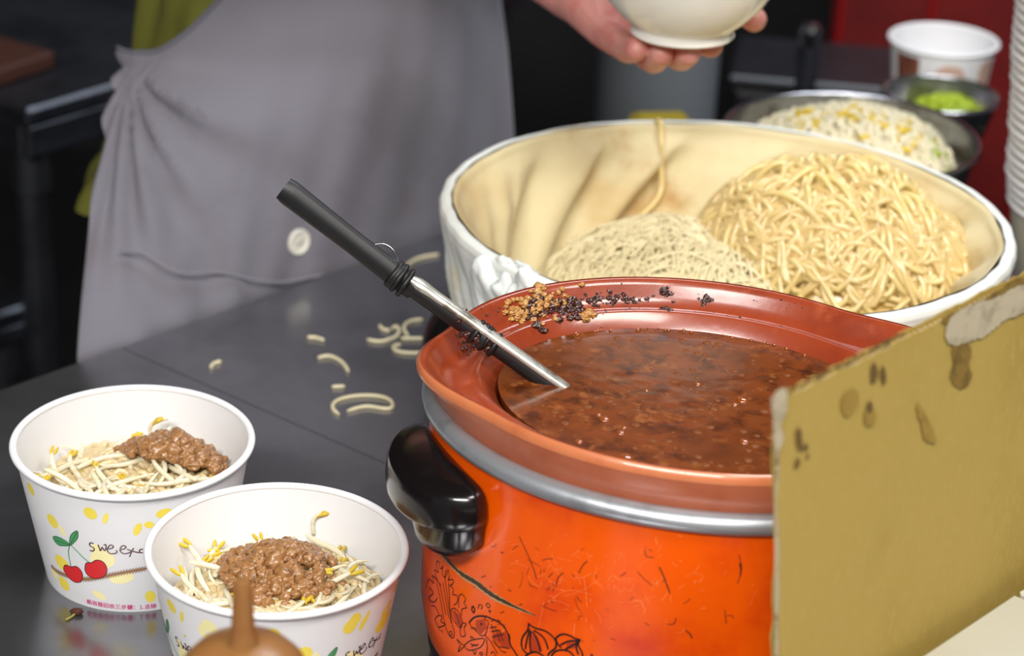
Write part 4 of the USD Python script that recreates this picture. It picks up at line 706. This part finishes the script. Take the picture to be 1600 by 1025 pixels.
tk = thing("thick_noodles", "heap of thick yellow noodles in the right half of the basin", "noodles", kind="stuff")
TC, TPH = (0.238, 1.553), math.radians(-24)
obj("noodle_strands", cat([strands(31, 250, TC, 0.116, 0.090, TPH, 0.876, 0.096, 0.26, 0.0024, 64, 5.5, 0.75, 2.0, 0.45, 0.98, 7, 5, 0.034, 0.07), strands(32, 70, TC, 0.108, 0.080, TPH, 0.884, 0.098, 0.40, 0.0025, 90, 4.5, 0.4, 2.6, 0.45, 0.95, 7, 5, 0.034, 0.10), strands(34, 26, (0.118, 1.645), 0.035, 0.02, -0.4, 0.86, 0.045, 0.1, 0.0021, 30, 3, 1.0)]), NOODLE, tk, smooth=True)
obj("noodle_mass", dome(TC, 0.112, 0.086, TPH, 0.874, 0.094, 0.005, 0.45, 72, 5, 0.034), NOODLE, tk, smooth=True)
tn = thing("thin_noodles", "heap of fine pale vermicelli in the left half of the basin", "noodles", kind="stuff")
VC, VPH = (0.125, 1.530), math.radians(-14)
obj("noodle_strands", cat([strands(41, 900, VC, 0.118, 0.125, VPH, 0.872, 0.060, 0.34, 0.0010, 60, 6.0, 0.30, 1.0, 0.6, 0.99, 5, 8, 0.035, 0.22), strands(42, 260, VC, 0.112, 0.118, VPH, 0.877, 0.062, 0.26, 0.0010, 60, 7.0, 0.6, 2.2, 0.6, 0.97, 5, 8, 0.035, 0.10)]), VERMICELLI, tn, smooth=True)
obj("noodle_mass", dome(VC, 0.114, 0.121, VPH, 0.872, 0.060, 0.0005, 0.6, 72, 8, 0.035), VERMICELLI, tn, smooth=True)
b0 = at(1030, 188, ZB + 0.006); Yb = b0[1]
pts = [aty(1022, 182, Yb + 0.010) - [0, 0, 0.006], aty(1030, 188, Yb + 0.001), aty(1034, 222, Yb - 0.013), aty(1033, 262, Yb - 0.019), aty(1032, 300, Yb - 0.026), aty(1014, 326, Yb - 0.034), aty(978, 352, Yb - 0.05)]
tag(obj("noodle_strand", tubes(spline(pts, 50), 0.0021, 10), NOODLE, smooth=True), "single thick noodle hanging over the basin's far rim", "noodle")

# ------------------------------------------------------------------ behind the basin
def steel_bowl(name, label, c, R, H, mat_=BOWLSTEEL):
    t = thing(name, label, "bowl", (c[0], c[1], TOP)); k = 0.62
    obj("bowl_wall", lathe([(0.0, 0.0), (R * k * 0.8, 0.0), (R * k, 0.004), (R * 0.80, H * 0.35), (R * 0.93, H * 0.75), (R * 0.975, H - 0.001), (R * 0.962, H - 0.001), (R * 0.915, H * 0.75), (R * 0.785, H * 0.35), (R * k - 0.002, 0.006), (0.0, 0.002)], 96), mat_, t, smooth=50)
    a = np.linspace(0, 2 * np.pi, 13)[:-1]; tt_ = np.linspace(0, 2 * np.pi, 96, endpoint=False)
    obj("rolled_rim", loft([np.stack([(R * 0.985 + 0.0028 * math.cos(x)) * np.cos(tt_), (R * 0.985 + 0.0028 * math.cos(x)) * np.sin(tt_), np.full(96, H + 0.0024 * math.sin(x))], 1) for x in a], loop=True), mat_, t, smooth=True); return t
SBC = np.array([0.2795, 1.7986]); steel_bowl("steel_bowl", "steel bowl heaped with bean sprouts, behind the noodle basin", SBC, 0.1085, 0.1105)
sp = thing("sprout_heap", "heap of pale bean sprouts with yellow tips in the steel bowl", "bean sprouts", kind="stuff")
SC_ = (SBC[0] - 0.002, SBC[1] + 0.002); obj("sprout_stems", strands(51, 360, SC_, 0.097, 0.097, 0, 0.886, 0.056, 0.06, 0.0021, 16, 5, 0.8, 1.5, 0.6, 0.97, 6, 6, 0.03), SPROUTHEAP, sp, smooth=True); obj("sprout_mass", dome(SC_, 0.094, 0.094, 0, 0.884, 0.055, 0.003, 0.6, 72, 6, 0.03), SPROUTHEAP, sp, smooth=True)
g = np.random.default_rng(52); hd = []; lf = []
for k in range(230):
    q, a = math.sqrt(g.random()) * 0.97, g.random() * 6.28; m = trimesh.creation.icosphere(1, 1.0); m.vertices *= [0.0072, 0.0034, 0.0030]; m.apply_transform(trimesh.transformations.rotation_matrix(g.random() * 6, [0, 0, 1])); m.apply_translation([SC_[0] + 0.09 * q * math.cos(a), SC_[1] + 0.09 * q * math.sin(a), 0.893 + 0.056 * (1 - q * q) ** 0.6 + g.uniform(0, 0.004) + float(hn(np.array(SC_[0] + 0.09 * q * math.cos(a)), np.array(SC_[1] + 0.09 * q * math.sin(a)), 6, 0.03)) * min(1, (1 - q) * 5)]); hd.append(m)
for k in range(60):
    a = g.normal(-0.2, 0.25); q = g.uniform(0.75, 1.0); m = lump(g.uniform(0.004, 0.008), k, 0.4, 1); m.vertices[:, 2] *= 0.4; m.apply_translation([SC_[0] + 0.09 * q * math.cos(a), SC_[1] + 0.09 * q * math.sin(a), 0.892 + 0.056 * max(0.01, 1 - q * q) ** 0.6 + g.uniform(0, 0.006)]); lf.append(m)
obj("seed_leaves", cat(hd), SPROUTHEAD, sp, smooth=True, label="yellow seed leaves"); obj("green_leaves", cat(lf), GREENS, sp, smooth=True, label="green leaf scraps")
gp = at(1470, 148, TOP + 0.06); steel_bowl("small_steel_bowl", "small steel bowl of chopped greens, in front of the brown printed paper cup", gp, 0.0555, 0.06)
gh = thing("chopped_greens", "bright green chopped leaves in the small steel bowl", "greens", kind="stuff"); lf = []
for k in range(260):
    q, a = math.sqrt(g.random()), g.random() * 6.28; m = lump(g.uniform(0.003, 0.006), k, 0.4, 1); m.vertices *= [1.3, 1, 0.5]; m.apply_transform(trimesh.transformations.rotation_matrix(g.random() * 6, [0, 0, 1])); m.apply_translation([gp[0] + 0.008 + 0.037 * q * math.cos(a), gp[1] + 0.037 * q * math.sin(a) - 0.002, TOP + 0.036 + 0.020 * (1 - q * q) + g.uniform(0, 0.003)]); lf.append(m)
obj("leaf_pieces", cat(lf), GREENS, gh, smooth=True)
cpos = at(1475, 61, TOP + 0.08); cup = thing("paper_cup", "white paper cup with brown and pink print at the back of the counter", "paper cup", (cpos[0], cpos[1], TOP))
r0, r1, hh = 0.0435, 0.0525, 0.079
obj("cup_wall", lathe([(0, 0.004), (r0 - 0.003, 0.004), (r0 - 0.0028, 0), (r0, 0), (r1, hh), (r1 - 0.0012, hh), (r0 - 0.0008, 0.006), (0, 0.0055)], 96), PAPER, cup)
t_ = np.linspace(0, 2 * np.pi, 96, endpoint=False); obj("rim", loft([np.stack([(r1 + 0.001 + 0.0024 * math.cos(x)) * np.cos(t_), (r1 + 0.001 + 0.0024 * math.cos(x)) * np.sin(t_), np.full(96, hh + 0.002 * math.sin(x))], 1) for x in np.linspace(0, 2 * np.pi, 13)[:-1]], loop=True), PAPER, cup, smooth=True)
cmap = lambda off: (lambda v: np.column_stack([(r0 + (r1 - r0) * v[:, 1] / hh + off) * np.cos(v[:, 0] / 0.048), (r0 + (r1 - r0) * v[:, 1] / hh + off) * np.sin(v[:, 0] / 0.048), v[:, 1]]))
def sec(a0, a1, z0, z1, rr_=0.006): return affinity.scale(Polygon([(a0 * 0.048, z0), (a1 * 0.048, z0), (a1 * 0.048, z1), (a0 * 0.048, z1)]).buffer(-rr_).buffer(rr_), 1, 1)
va = math.atan2(-cpos[1], -cpos[0])
obj("brown_print", decal([sec(va - 1.02, va - 0.42, 0.01, 0.072, 0.002)], cmap(0.0002)), BROWNPRINT, cup, smooth=False, label="brown printed panel"); obj("pink_print", decal([sec(va - 0.12, va + 0.52, 0.008, 0.068, 0.014)], cmap(0.0002)), PINKPRINT, cup, smooth=False, label="pale pink printed shape")
obj("brown_print", decal([sec(va + 0.85, va + 1.25, 0.008, 0.07, 0.008)], cmap(0.0002)), PINKPRINT, cup, smooth=False, label="pinkish printed panel at the cup's side")
# tall stack of nested paper bowls at the right
sbase = at(1692, 476, TOP); tilt = np.array([-0.05, 0.0, 1.0]); stw = None
ORD = "first second third fourth fifth sixth seventh eighth ninth tenth eleventh twelfth thirteenth fourteenth fifteenth sixteenth seventeenth eighteenth nineteenth twentieth twenty-first twenty-second twenty-third twenty-fourth twenty-fifth twenty-sixth twenty-seventh".split()
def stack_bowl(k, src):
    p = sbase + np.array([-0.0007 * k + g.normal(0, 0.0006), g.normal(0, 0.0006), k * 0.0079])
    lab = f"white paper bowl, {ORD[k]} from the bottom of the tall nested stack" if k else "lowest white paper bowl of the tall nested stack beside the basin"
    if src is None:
        t = thing("stacked_bowl", lab, "paper bowl", p, (0, 0, 0), "nested paper bowls in the tall stack"); obj("bowl_wall", lathe(bowl_prof(), 64), M("shaded_stack_paper", lin(186, 182, 164), 0.5), t); obj("rim", rim_mesh(64), PAPER, t, smooth=True); return t  # duller wall colour holds the print and painted-in shade between the rims
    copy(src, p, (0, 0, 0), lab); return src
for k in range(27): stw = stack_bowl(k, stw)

# dark appliance, red panel, grey tub and sponge at the back
yb = 2.42
box1 = thing("dark_appliance", "dark enamel appliance behind the steel bowls, below the red panel", "appliance", (0.345, 2.51, 0.0), (0, 0, -8)); obj("body", rbox(0.20, 0.16, 0.755, 0.012, (0, 0, 0.3775)), DARKBOX, box1); obj("top_plate", rbox(0.204, 0.164, 0.012, 0.005, (0, 0, 0.760)), DARKBOX, box1)
kp = aty(1266, 52, 2.36)
rod = thing("steel_rod", "upright dull steel rod with a pale round top, left of the red panel", "rod", (kp[0], kp[1], 0)); obj("shaft", lathe([(0, 0.0), (0.03, 0.0), (0.03, 0.01), (0.012, 0.02), (0.012, kp[2] - 0.01), (0, kp[2] - 0.01)], 24), DULLSTEEL, rod); obj("cap", turned(lathe([(0, -0.012), (0.0135, -0.012), (0.0135, 0.004), (0.009, 0.010), (0, 0.012)], 24), 0, (0, 0, kp[2])), BOWLSTEEL, rod, label="pale cap")
r0_, r1_ = aty(1298, 60, 3.0), aty(1600, 60, 3.0)
rp = thing("red_panel", "dark red plastic panel with brighter upright ribs on the far side", "panel", (r0_[0] + 0.35, 3.0, 0)); obj("board", rbox(0.70, 0.02, 1.7, 0.004, (0, 0.012, 0.85)), REDPANEL, rp)
for x_ in (-0.34, -0.215, -0.07, 0.065, 0.2, 0.33): obj("rib", rbox(0.009, 0.012, 1.7, 0.003, (x_, -0.002, 0.85)), REDRIB, rp)
obj("top_bar", rbox(0.70, 0.016, 0.03, 0.004, (0, -0.003, 0.845)), REDRIB, rp)
gt = aty(1060, 150, 2.35); tub = thing("grey_tub", "tall grey plastic tub standing behind the basin, under the held bowl", "tub", (gt[0] - 0.022, gt[1] + 0.06, 0))
obj("tub_wall", lathe([(0, 0.0), (0.062, 0.0), (0.066, 0.006), (0.070, 1.02), (0.068, 1.02), (0.064, 0.01), (0, 0.008)], 64), GREYPLASTIC, tub); obj("tub_rim", turned(lathe([(0.069, -0.004), (0.073, -0.004), (0.073, 0.004), (0.067, 0.004)], 64), 0, (0, 0, 1.02)), GREYPLASTIC, tub)
yp = at(1033, 190, TOP + 0.02); tag(obj("sponge", turned(rbox(0.062, 0.045, 0.03, 0.010), 0.2, (yp[0], yp[1] - 0.012, TOP + 0.015)), YELLOW), "yellow sponge on the counter's back edge behind the basin", "sponge")

# dark steel tables behind the cook, at left
def side_table(name, label, corner, ang, w, d, apron, legs):
    t = thing(name, label, "table", (corner[0], corner[1], 0), (0, 0, math.degrees(ang))); z = corner[2]
    obj("table_top", rbox(w, d, 0.02, 0.004, (w / 2, d / 2, z - 0.01)), DULLSTEEL, t); obj("apron", rbox(w - 0.004, 0.012, apron, 0.003, (w / 2, 0.008, z - 0.02 - apron / 2)), DULLSTEEL, t); obj("apron", rbox(0.012, d - 0.03, apron, 0.003, (0.008, d / 2, z - 0.02 - apron / 2)), DULLSTEEL, t)
    for lx, ly in legs:
        l = obj("leg", turned(trimesh.creation.cylinder(0.0175, z - 0.03, sections=24), 0, (lx, ly, (z - 0.03) / 2)), DULLSTEEL, t); obj("collar", turned(lathe([(0.0, -0.045), (0.021, -0.045), (0.021, 0), (0, 0)], 24), 0, (lx, ly, z - 0.02 - apron)), DULLSTEEL, l)
tcn, tr_ = at(42, 172, 0.80), at(170, 134, 0.80); ta = math.atan2(tr_[1] - tcn[1], tr_[0] - tcn[0])
side_table("side_table", "dark steel side table with round legs behind the cook", tcn, ta, 0.8, 0.5, 0.035, ((0.026, 0.03), (0.77, 0.03), (0.026, 0.46), (0.77, 0.46)))
lc = at(72, 467, 0.55); l0 = at(0, 490, 0.55); tl = math.atan2(lc[1] - l0[1], lc[0] - l0[0])
side_table("low_bench", "low dark steel bench below the side table", lc - np.array([math.cos(tl), math.sin(tl), 0]) * 0.6, tl, 0.6, 0.12, 0.02, ((0.56, 0.03), (0.04, 0.03), (0.56, 0.09), (0.04, 0.09)))
tv = np.array([math.cos(ta), math.sin(ta), 0]); tw = np.array([-math.sin(ta), math.cos(ta), 0])
tag(obj("wooden_board", turned(rbox(0.16, 0.10, 0.02, 0.004), ta + 0.1, tcn + tv * 0.02 + tw * 0.12 + [0, 0, 0.0105]), RUST), "rusty brown board lying on the dark side table", "board")

# ------------------------------------------------------------------ the cook
C0 = np.array([-0.185, 1.895, 0]); Lf, Fw = U, N       # the cook's left and front
def W(l, f, z): return C0 + l * Lf + f * Fw + np.array([0, 0, z])
def ball(p, r, seg=24): return m3.Manifold.sphere(float(r), seg).translate([float(x) for x in p])
def bone(*js): return m3.Manifold.batch_hull([ball(p, r, 28 if r > 0.02 else 20) for p, r in js])
B0 = aty(1066, 52, 1.565); BZ = B0[2]
Wr = aty(902, -14, 1.735); El = aty(720, -185, 1.83)
body = []
J = dict(hipL=(W(0.085, -0.01, 0.88), 0.095), hipR=(W(-0.085, -0.01, 0.88), 0.095), waL=(W(0.065, 0, 1.04), 0.088), waR=(W(-0.052, 0, 1.04), 0.078), chL=(W(0.08, -0.01, 1.22), 0.095), chR=(W(-0.060, -0.01, 1.22), 0.085), shL=(W(0.165, -0.01, 1.33), 0.048), shR=(W(-0.165, -0.01, 1.33), 0.048), nk=(W(0, -0.005, 1.38), 0.05), nk2=(W(0, 0.015, 1.45), 0.046))
body += [bone(J["hipL"], J["hipR"], J["waL"], J["waR"]), bone(J["waL"], J["waR"], J["chL"], J["chR"]), bone(J["chL"], J["chR"], J["shL"], J["shR"], J["nk"]), bone(J["nk"], J["nk2"])]
for s in (1, -1):
    body += [bone((W(0.09 * s, -0.01, 0.86), 0.085), (W(0.095 * s, 0.005, 0.47), 0.053)), bone((W(0.095 * s, 0.005, 0.47), 0.053), (W(0.095 * s, -0.03, 0.32), 0.052), (W(0.095 * s, -0.02, 0.085), 0.036)), bone((W(0.095 * s, -0.035, 0.035), 0.034), (W(0.105 * s, 0.14, 0.024), 0.024))]
hc = W(0, 0.035, 1.545)
body += [m3.Manifold.sphere(1.0, 40).scale([0.072, 0.088, 0.105]).rotate([0, 0, math.degrees(TH)]).translate(list(map(float, hc))), bone((hc + Fw * 0.05 - [0, 0, 0.065], 0.04), (hc - [0, 0, 0.04], 0.055)), bone((hc + Fw * 0.086, 0.009), (hc + Fw * 0.098 - [0, 0, 0.03], 0.012)), bone((hc + Lf * 0.072 - [0, 0, 0.01], 0.014), (hc + Lf * 0.074 + [0, 0, 0.018], 0.016)), bone((hc - Lf * 0.072 - [0, 0, 0.01], 0.014), (hc - Lf * 0.074 + [0, 0, 0.018], 0.016))]
body += [bone((J["shL"][0], 0.05), (El, 0.04)), bone((El, 0.041), (El + (Wr - El) * 0.35, 0.039), (Wr, 0.0255))]
# left hand, palm up, fingers pointing at the camera under the bowl's foot
mc = dict(p=(aty(946, 52, 1.655), 0.0125), r=(aty(985, 44, 1.655), 0.0125), m=(aty(1022, 36, 1.655), 0.013), i=(aty(1060, 30, 1.655), 0.0125))
body += [bone((Wr, 0.024), (aty(925, -30, 1.735), 0.020), mc["p"], mc["r"], mc["m"], mc["i"]), bone((Wr, 0.022), (aty(938, 22, 1.69), 0.020), mc["p"])]
FZ = BZ - 0.0088
def under(px, py, Y, r): 
    p = aty(px, py, Y); p[2] = min(p[2], BZ - r - 0.0006); return (p, r)
FING = [[mc["p"], (aty(966, 66, 1.615), 0.0112), (aty(982, 78, 1.585), 0.0102), (aty(996, 76, 1.562), 0.0090)], [mc["r"], under(1000, 78, 1.61, 0.0110), under(1022, 94, 1.578, 0.0101), under(1034, 84, 1.552, 0.0090)],
        [mc["m"], under(1040, 74, 1.61, 0.0112), under(1064, 90, 1.576, 0.0102), under(1076, 80, 1.548, 0.0090)], [mc["i"], under(1078, 58, 1.620, 0.0110), under(1102, 66, 1.590, 0.0100), under(1112, 62, 1.568, 0.0088)],
        [(aty(960, -20, 1.71), 0.017), (aty(1050, -40, 1.685), 0.0135), (aty(1135, -5, 1.655), 0.0115), (aty(1178, 30, 1.625), 0.0095)]]
for ch in FING:
    for a_, b_ in zip(ch, ch[1:]): body.append(bone(a_, b_))
# right arm, raised forward above the picture
Er, Wr2 = W(-0.21, 0.20, 1.21), W(-0.02, 0.36, 1.30)
body += [bone((J["shR"][0], 0.05), (Er, 0.041)), bone((Er, 0.041), (Wr2, 0.026)), bone((Wr2, 0.023), (Wr2 + Lf * 0.07 + Fw * 0.03, 0.018), (Wr2 + Lf * 0.06 + Fw * 0.01, 0.016))]
for k in range(4):
    q = Wr2 + Lf * 0.072 + Fw * (0.035 - 0.016 * k); body += [bone((q, 0.010), (q + Lf * 0.03 - [0, 0, 0.012], 0.009)), bone((q + Lf * 0.03 - [0, 0, 0.012], 0.009), (q + Lf * 0.042 - [0, 0, 0.036], 0.0078))]
body.append(bone((Wr2 + Lf * 0.02 + Fw * 0.03, 0.014), (Wr2 + Lf * 0.055 + Fw * 0.06 - [0, 0, 0.01], 0.0105))); body.append(bone((Wr2 + Lf * 0.055 + Fw * 0.06 - [0, 0, 0.01], 0.0105), (Wr2 + Lf * 0.085 + Fw * 0.055 - [0, 0, 0.022], 0.009)))
man = m3.Manifold.batch_boolean(body, m3.OpType.Add).refine_to_length(0.0055); mm = man.to_mesh()
bodym = trimesh.Trimesh(mm.vert_properties[:, :3], mm.tri_verts, process=True); trimesh.smoothing.filter_taubin(bodym, lamb=0.5, nu=0.53, iterations=14)
cook = thing("person", "person in a grey apron over an olive shirt holding out a white bowl", "person")
obj("body", bodym, SKIN, cook, smooth=True)
# hair
hm = m3.Manifold.sphere(1.0, 48).scale([0.082, 0.098, 0.112]).rotate([0, 0, math.degrees(TH)]).translate(list(map(float, hc - Fw * 0.008 + [0, 0, 0.012]))); cut = m3.Manifold.cube([0.3, 0.3, 0.3], True).rotate([0, 0, math.degrees(TH)]).translate(list(map(float, hc + Fw * 0.185 - [0, 0, 0.09]))); hm = (hm - cut).refine_to_length(0.01); obj("hair", hm, HAIR, cook, smooth=40)
for s in (1, -1): 
    e = trimesh.creation.icosphere(2, 0.0085); e.apply_translation(hc + Fw * 0.080 + Lf * 0.031 * s + [0, 0, 0.008]); obj("eye", e, BUTTON, cook, smooth=True)
mo = trimesh.creation.icosphere(2, 1.0); mo.vertices *= [0.02, 0.006, 0.006]; mo = turned(mo, TH, hc + Fw * 0.083 - [0, 0, 0.058]); obj("mouth", mo, INK["dark"], cook, smooth=True)
# trousers and shoes
tr = []
for s in (1, -1):
    tr += [bone((W(0.09 * s, -0.01, 0.86), 0.095), (W(0.097 * s, 0.005, 0.47), 0.068)), bone((W(0.097 * s, 0.005, 0.47), 0.068), (W(0.097 * s, -0.015, 0.11), 0.055))]
tr.append(bone((W(0.085, -0.01, 0.90), 0.104), (W(-0.085, -0.01, 0.90), 0.104))); obj("trousers", m3.Manifold.batch_boolean(tr, m3.OpType.Add).refine_to_length(0.015), TROUSER, cook, smooth=50)
for s in (1, -1): obj("shoe", m3.Manifold.batch_boolean([bone((W(0.095 * s, -0.04, 0.045), 0.045), (W(0.106 * s, 0.155, 0.034), 0.034)), bone((W(0.095 * s, -0.03, 0.045), 0.045), (W(0.095 * s, -0.025, 0.10), 0.042))], m3.OpType.Add).refine_to_length(0.015), MATTBLACK, cook, smooth=50)
# shirt: a loose tube round the trunk, with a flared hem, and two sleeves
def trunk(z): return np.interp(z, [0.75, 0.86, 0.95, 1.05, 1.15, 1.25, 1.33, 1.38], [0.205, 0.197, 0.188, 0.172, 0.182, 0.192, 0.190, 0.10]), np.interp(z, [0.75, 0.86, 0.95, 1.05, 1.15, 1.25, 1.33, 1.38], [0.128, 0.125, 0.120, 0.112, 0.114, 0.118, 0.09, 0.07])
G = []
for z in np.linspace(0.846, 1.38, 66):
    a_l, a_f = trunk(z); th = np.linspace(0, 2 * np.pi, 120); fl = np.clip((0.922 - z) / 0.06, 0, 1); fold_ = 0.004 * np.sin(9 * th + 14 * z) + 0.003 * np.sin(17 * th - 20 * z) + fl * 0.030 * np.clip(0.5 - 2 * np.cos(th), 0, 1) 
    G.append(np.array([W((a_l + (0.002 if math.sin(t) > 0 else -0.022 * np.clip((z - 0.85) / 0.03, 0, 1) * -math.sin(t)) + d) * math.sin(t), (a_f + 0.002 + d) * math.cos(t), z) for t, d in zip(th, fold_)]))
obj("shirt", thick_grid(np.array(G), 0.0016), GREENCLOTH, cook, smooth=50, label="olive green shirt")
for nm, a_, b_ in (("sleeve", J["shL"][0], J["shL"][0] + (El - J["shL"][0]) * 0.62), ("sleeve", J["shR"][0], J["shR"][0] + (Er - J["shR"][0]) * 0.62)):
    obj(nm, bone((a_, 0.062), (b_, 0.056)).refine_to_length(0.012), GREENCLOTH, cook, smooth=50)
# apron: grid over angle (0 = front, + = the cook's left) and height
NA, NZ = 170, 110
al = np.radians(np.linspace(-98, 98, NA))
ztop = np.interp(np.degrees(al), [-98, -90, -80, -70, -60, -50, -40, -30, -20, 20, 30, 40, 50, 60, 70, 80, 90, 98], [0.992, 0.992, 0.996, 1.015, 1.043, 1.072, 1.112, 1.17, 1.22, 1.22, 1.17, 1.13, 1.105, 1.085, 1.075, 1.07, 1.07, 1.075])
ztop = np.convolve(np.pad(ztop, 3, mode="edge"), np.ones(7) / 7, "valid")
zbot = 0.50; G = np.zeros((NZ, NA, 3)); tie = np.array([-88.0, 0.985])
for i, v in enumerate(np.linspace(0, 1, NZ)):
    for j in range(NA):
        z = zbot + v * (ztop[j] - zbot); a_l, a_f = trunk(max(z, 0.76)); deg = math.degrees(al[j]); k = np.clip((1.04 - z) / 0.24, 0, 1)
        dx, dz = (deg - tie[0]) / 60.0, (tie[1] - z) / 0.20; rr_, aa = math.hypot(dx, dz), math.atan2(dx, max(dz, 1e-6))
        d = 0.0085 * math.exp(-((rr_ - 0.40) / 0.45) ** 2) * math.sin(aa * 15 + 0.6) * min(1, rr_ / 0.12)                # folds that fan out from the tie
        d += 0.0030 * k * math.sin(al[j] * 11 + 1.2 + 3 * z) + 0.0022 * k * math.sin(al[j] * 23 - 6 * z)
        d += 0.004 * math.exp(-((deg - 48) / 14) ** 2) * math.sin((deg - 48) / 5.0 + z * 9)
        fr = 0.010 + 0.020 * k * max(0, -math.sin(al[j])) ** 3
        G[i, j] = W((a_l + fr + d) * math.sin(al[j]), (a_f + 0.012 + d) * math.cos(al[j]), z)
        kk = np.clip((0.99 - z) / 0.17, 0, 1) * np.clip((45 - deg) / 60, 0, 1)      # the skirt spreads flat against the counter on the cook's right
        fl_ = W(-0.361 + (deg + 98) / 196 * 0.55, 0.139 + d * 0.8, z); G[i, j] = (1 - kk) * G[i, j] + kk * fl_
        lim = (G[i, j] @ N) - (NE - 0.003)
        if lim > 0 and z < TOP + 0.01: G[i, j] -= N * lim
        elif lim > 0: G[i, j] -= N * max(0, lim - 0.0)
apron = obj("apron", thick_grid(G, 0.0016), APRON, cook, smooth=60, label="washed grey apron")
# folded hem band along the armhole, a lower overlap and its button
hb = []
for off, rr2 in ((0.0, 0.0022),):
    hb.append(tubes(np.array([G[-1, j] + (G[-1, j] - G[-8, j]) * 0 for j in range(NA)]), rr2, 8))
obj("armhole_hem", cat(hb), APRON_HEM, apron, smooth=True)
def on_apron(deg, z):
    j = np.clip((math.radians(deg) - al[0]) / (al[-1] - al[0]) * (NA - 1), 0, NA - 1); j0 = int(j); i = np.clip((z - zbot) / (ztop[j0] - zbot) * (NZ - 1), 0, NZ - 2); i0 = int(i); j0 = min(max(j0, 1), NA - 2)
    p = G[i0, j0] + (G[i0 + 1, j0] - G[i0, j0]) * (i - i0) + (G[i0, j0 + 1] - G[i0, j0]) * (j - j0); n_ = np.cross(G[i0, j0 + 1] - G[i0, j0 - 1], G[i0 + 1, j0] - G[i0 - 1 if i0 else 0, j0]); n_ /= np.linalg.norm(n_); return p, (n_ if n_ @ N > 0 else -n_)
def find(px, py):
    best = None
    for z in np.linspace(0.80, 1.06, 53):
        for dg in np.linspace(-95, 95, 96):
            p, n_ = on_apron(dg, z); 
            if n_ @ (EYEP - p) < 0: continue
            e = np.hypot(*(proj(p) - [px, py]))
            if best is None or e < best[0]: best = (e, dg, z)
    return best[1], best[2]
bdg, bz = find(465, 378); bp, bn = on_apron(bdg, bz)
e1 = np.cross(bn, [0, 0, 1.0]); e1 /= np.linalg.norm(e1); e2 = np.cross(e1, bn)
def disc(prof, n=40): t = np.linspace(0, 2 * np.pi, n, endpoint=False); return loft([bp + bn * h + r * (np.cos(t)[:, None] * e1 + np.sin(t)[:, None] * e2) for r, h in prof], True, True)
but = obj("button", disc([(0.0108, 0.0005), (0.0112, 0.002), (0.0108, 0.0034), (0.0092, 0.0040), (0.0080, 0.0030), (0.0066, 0.0026), (0.001, 0.0026)]), BUTTON, apron, smooth=40, label="round white button")
obj("button_thread", tubes(np.array([bp + bn * 0.003 + e1 * 0.003 - e2 * 0.002, bp + bn * 0.0042, bp + bn * 0.003 - e1 * 0.003 + e2 * 0.002]), 0.0008, 6), M("thread_grey", lin(150, 148, 140), 0.8), apron)
ln = []
for px, py in ((185, 388), (220, 402), (270, 418), (330, 430), (400, 437), (460, 438), (500, 432)):
    p, n_ = on_apron(*find(px, py)); ln.append(p + n_ * 0.002 + (EYEP - p) * 0.004)
obj("pocket_seam", tubes(spline(ln, 60), 0.0009, 8), M("seam_grey", lin(122, 120, 128), 0.9), apron, smooth=True, label="curved stitched seam")

# the bowl in the cook's hand
hbw = thing("held_bowl", "white ceramic bowl held up in the cook's hand", "bowl", (B0[0], B0[1], BZ))
obj("bowl_wall", lathe([(0.0, 0.004), (0.0335, 0.004), (0.0345, 0.0), (0.0368, 0.0), (0.0378, 0.0012), (0.0372, 0.006), (0.0385, 0.0085), (0.046, 0.014), (0.057, 0.026), (0.067, 0.043), (0.0735, 0.062), (0.0765, 0.075), (0.0762, 0.077), (0.0745, 0.077), (0.071, 0.062), (0.0645, 0.0445), (0.054, 0.028), (0.04, 0.016), (0.0, 0.012)], 96), CERAMIC, hbw, smooth=45)
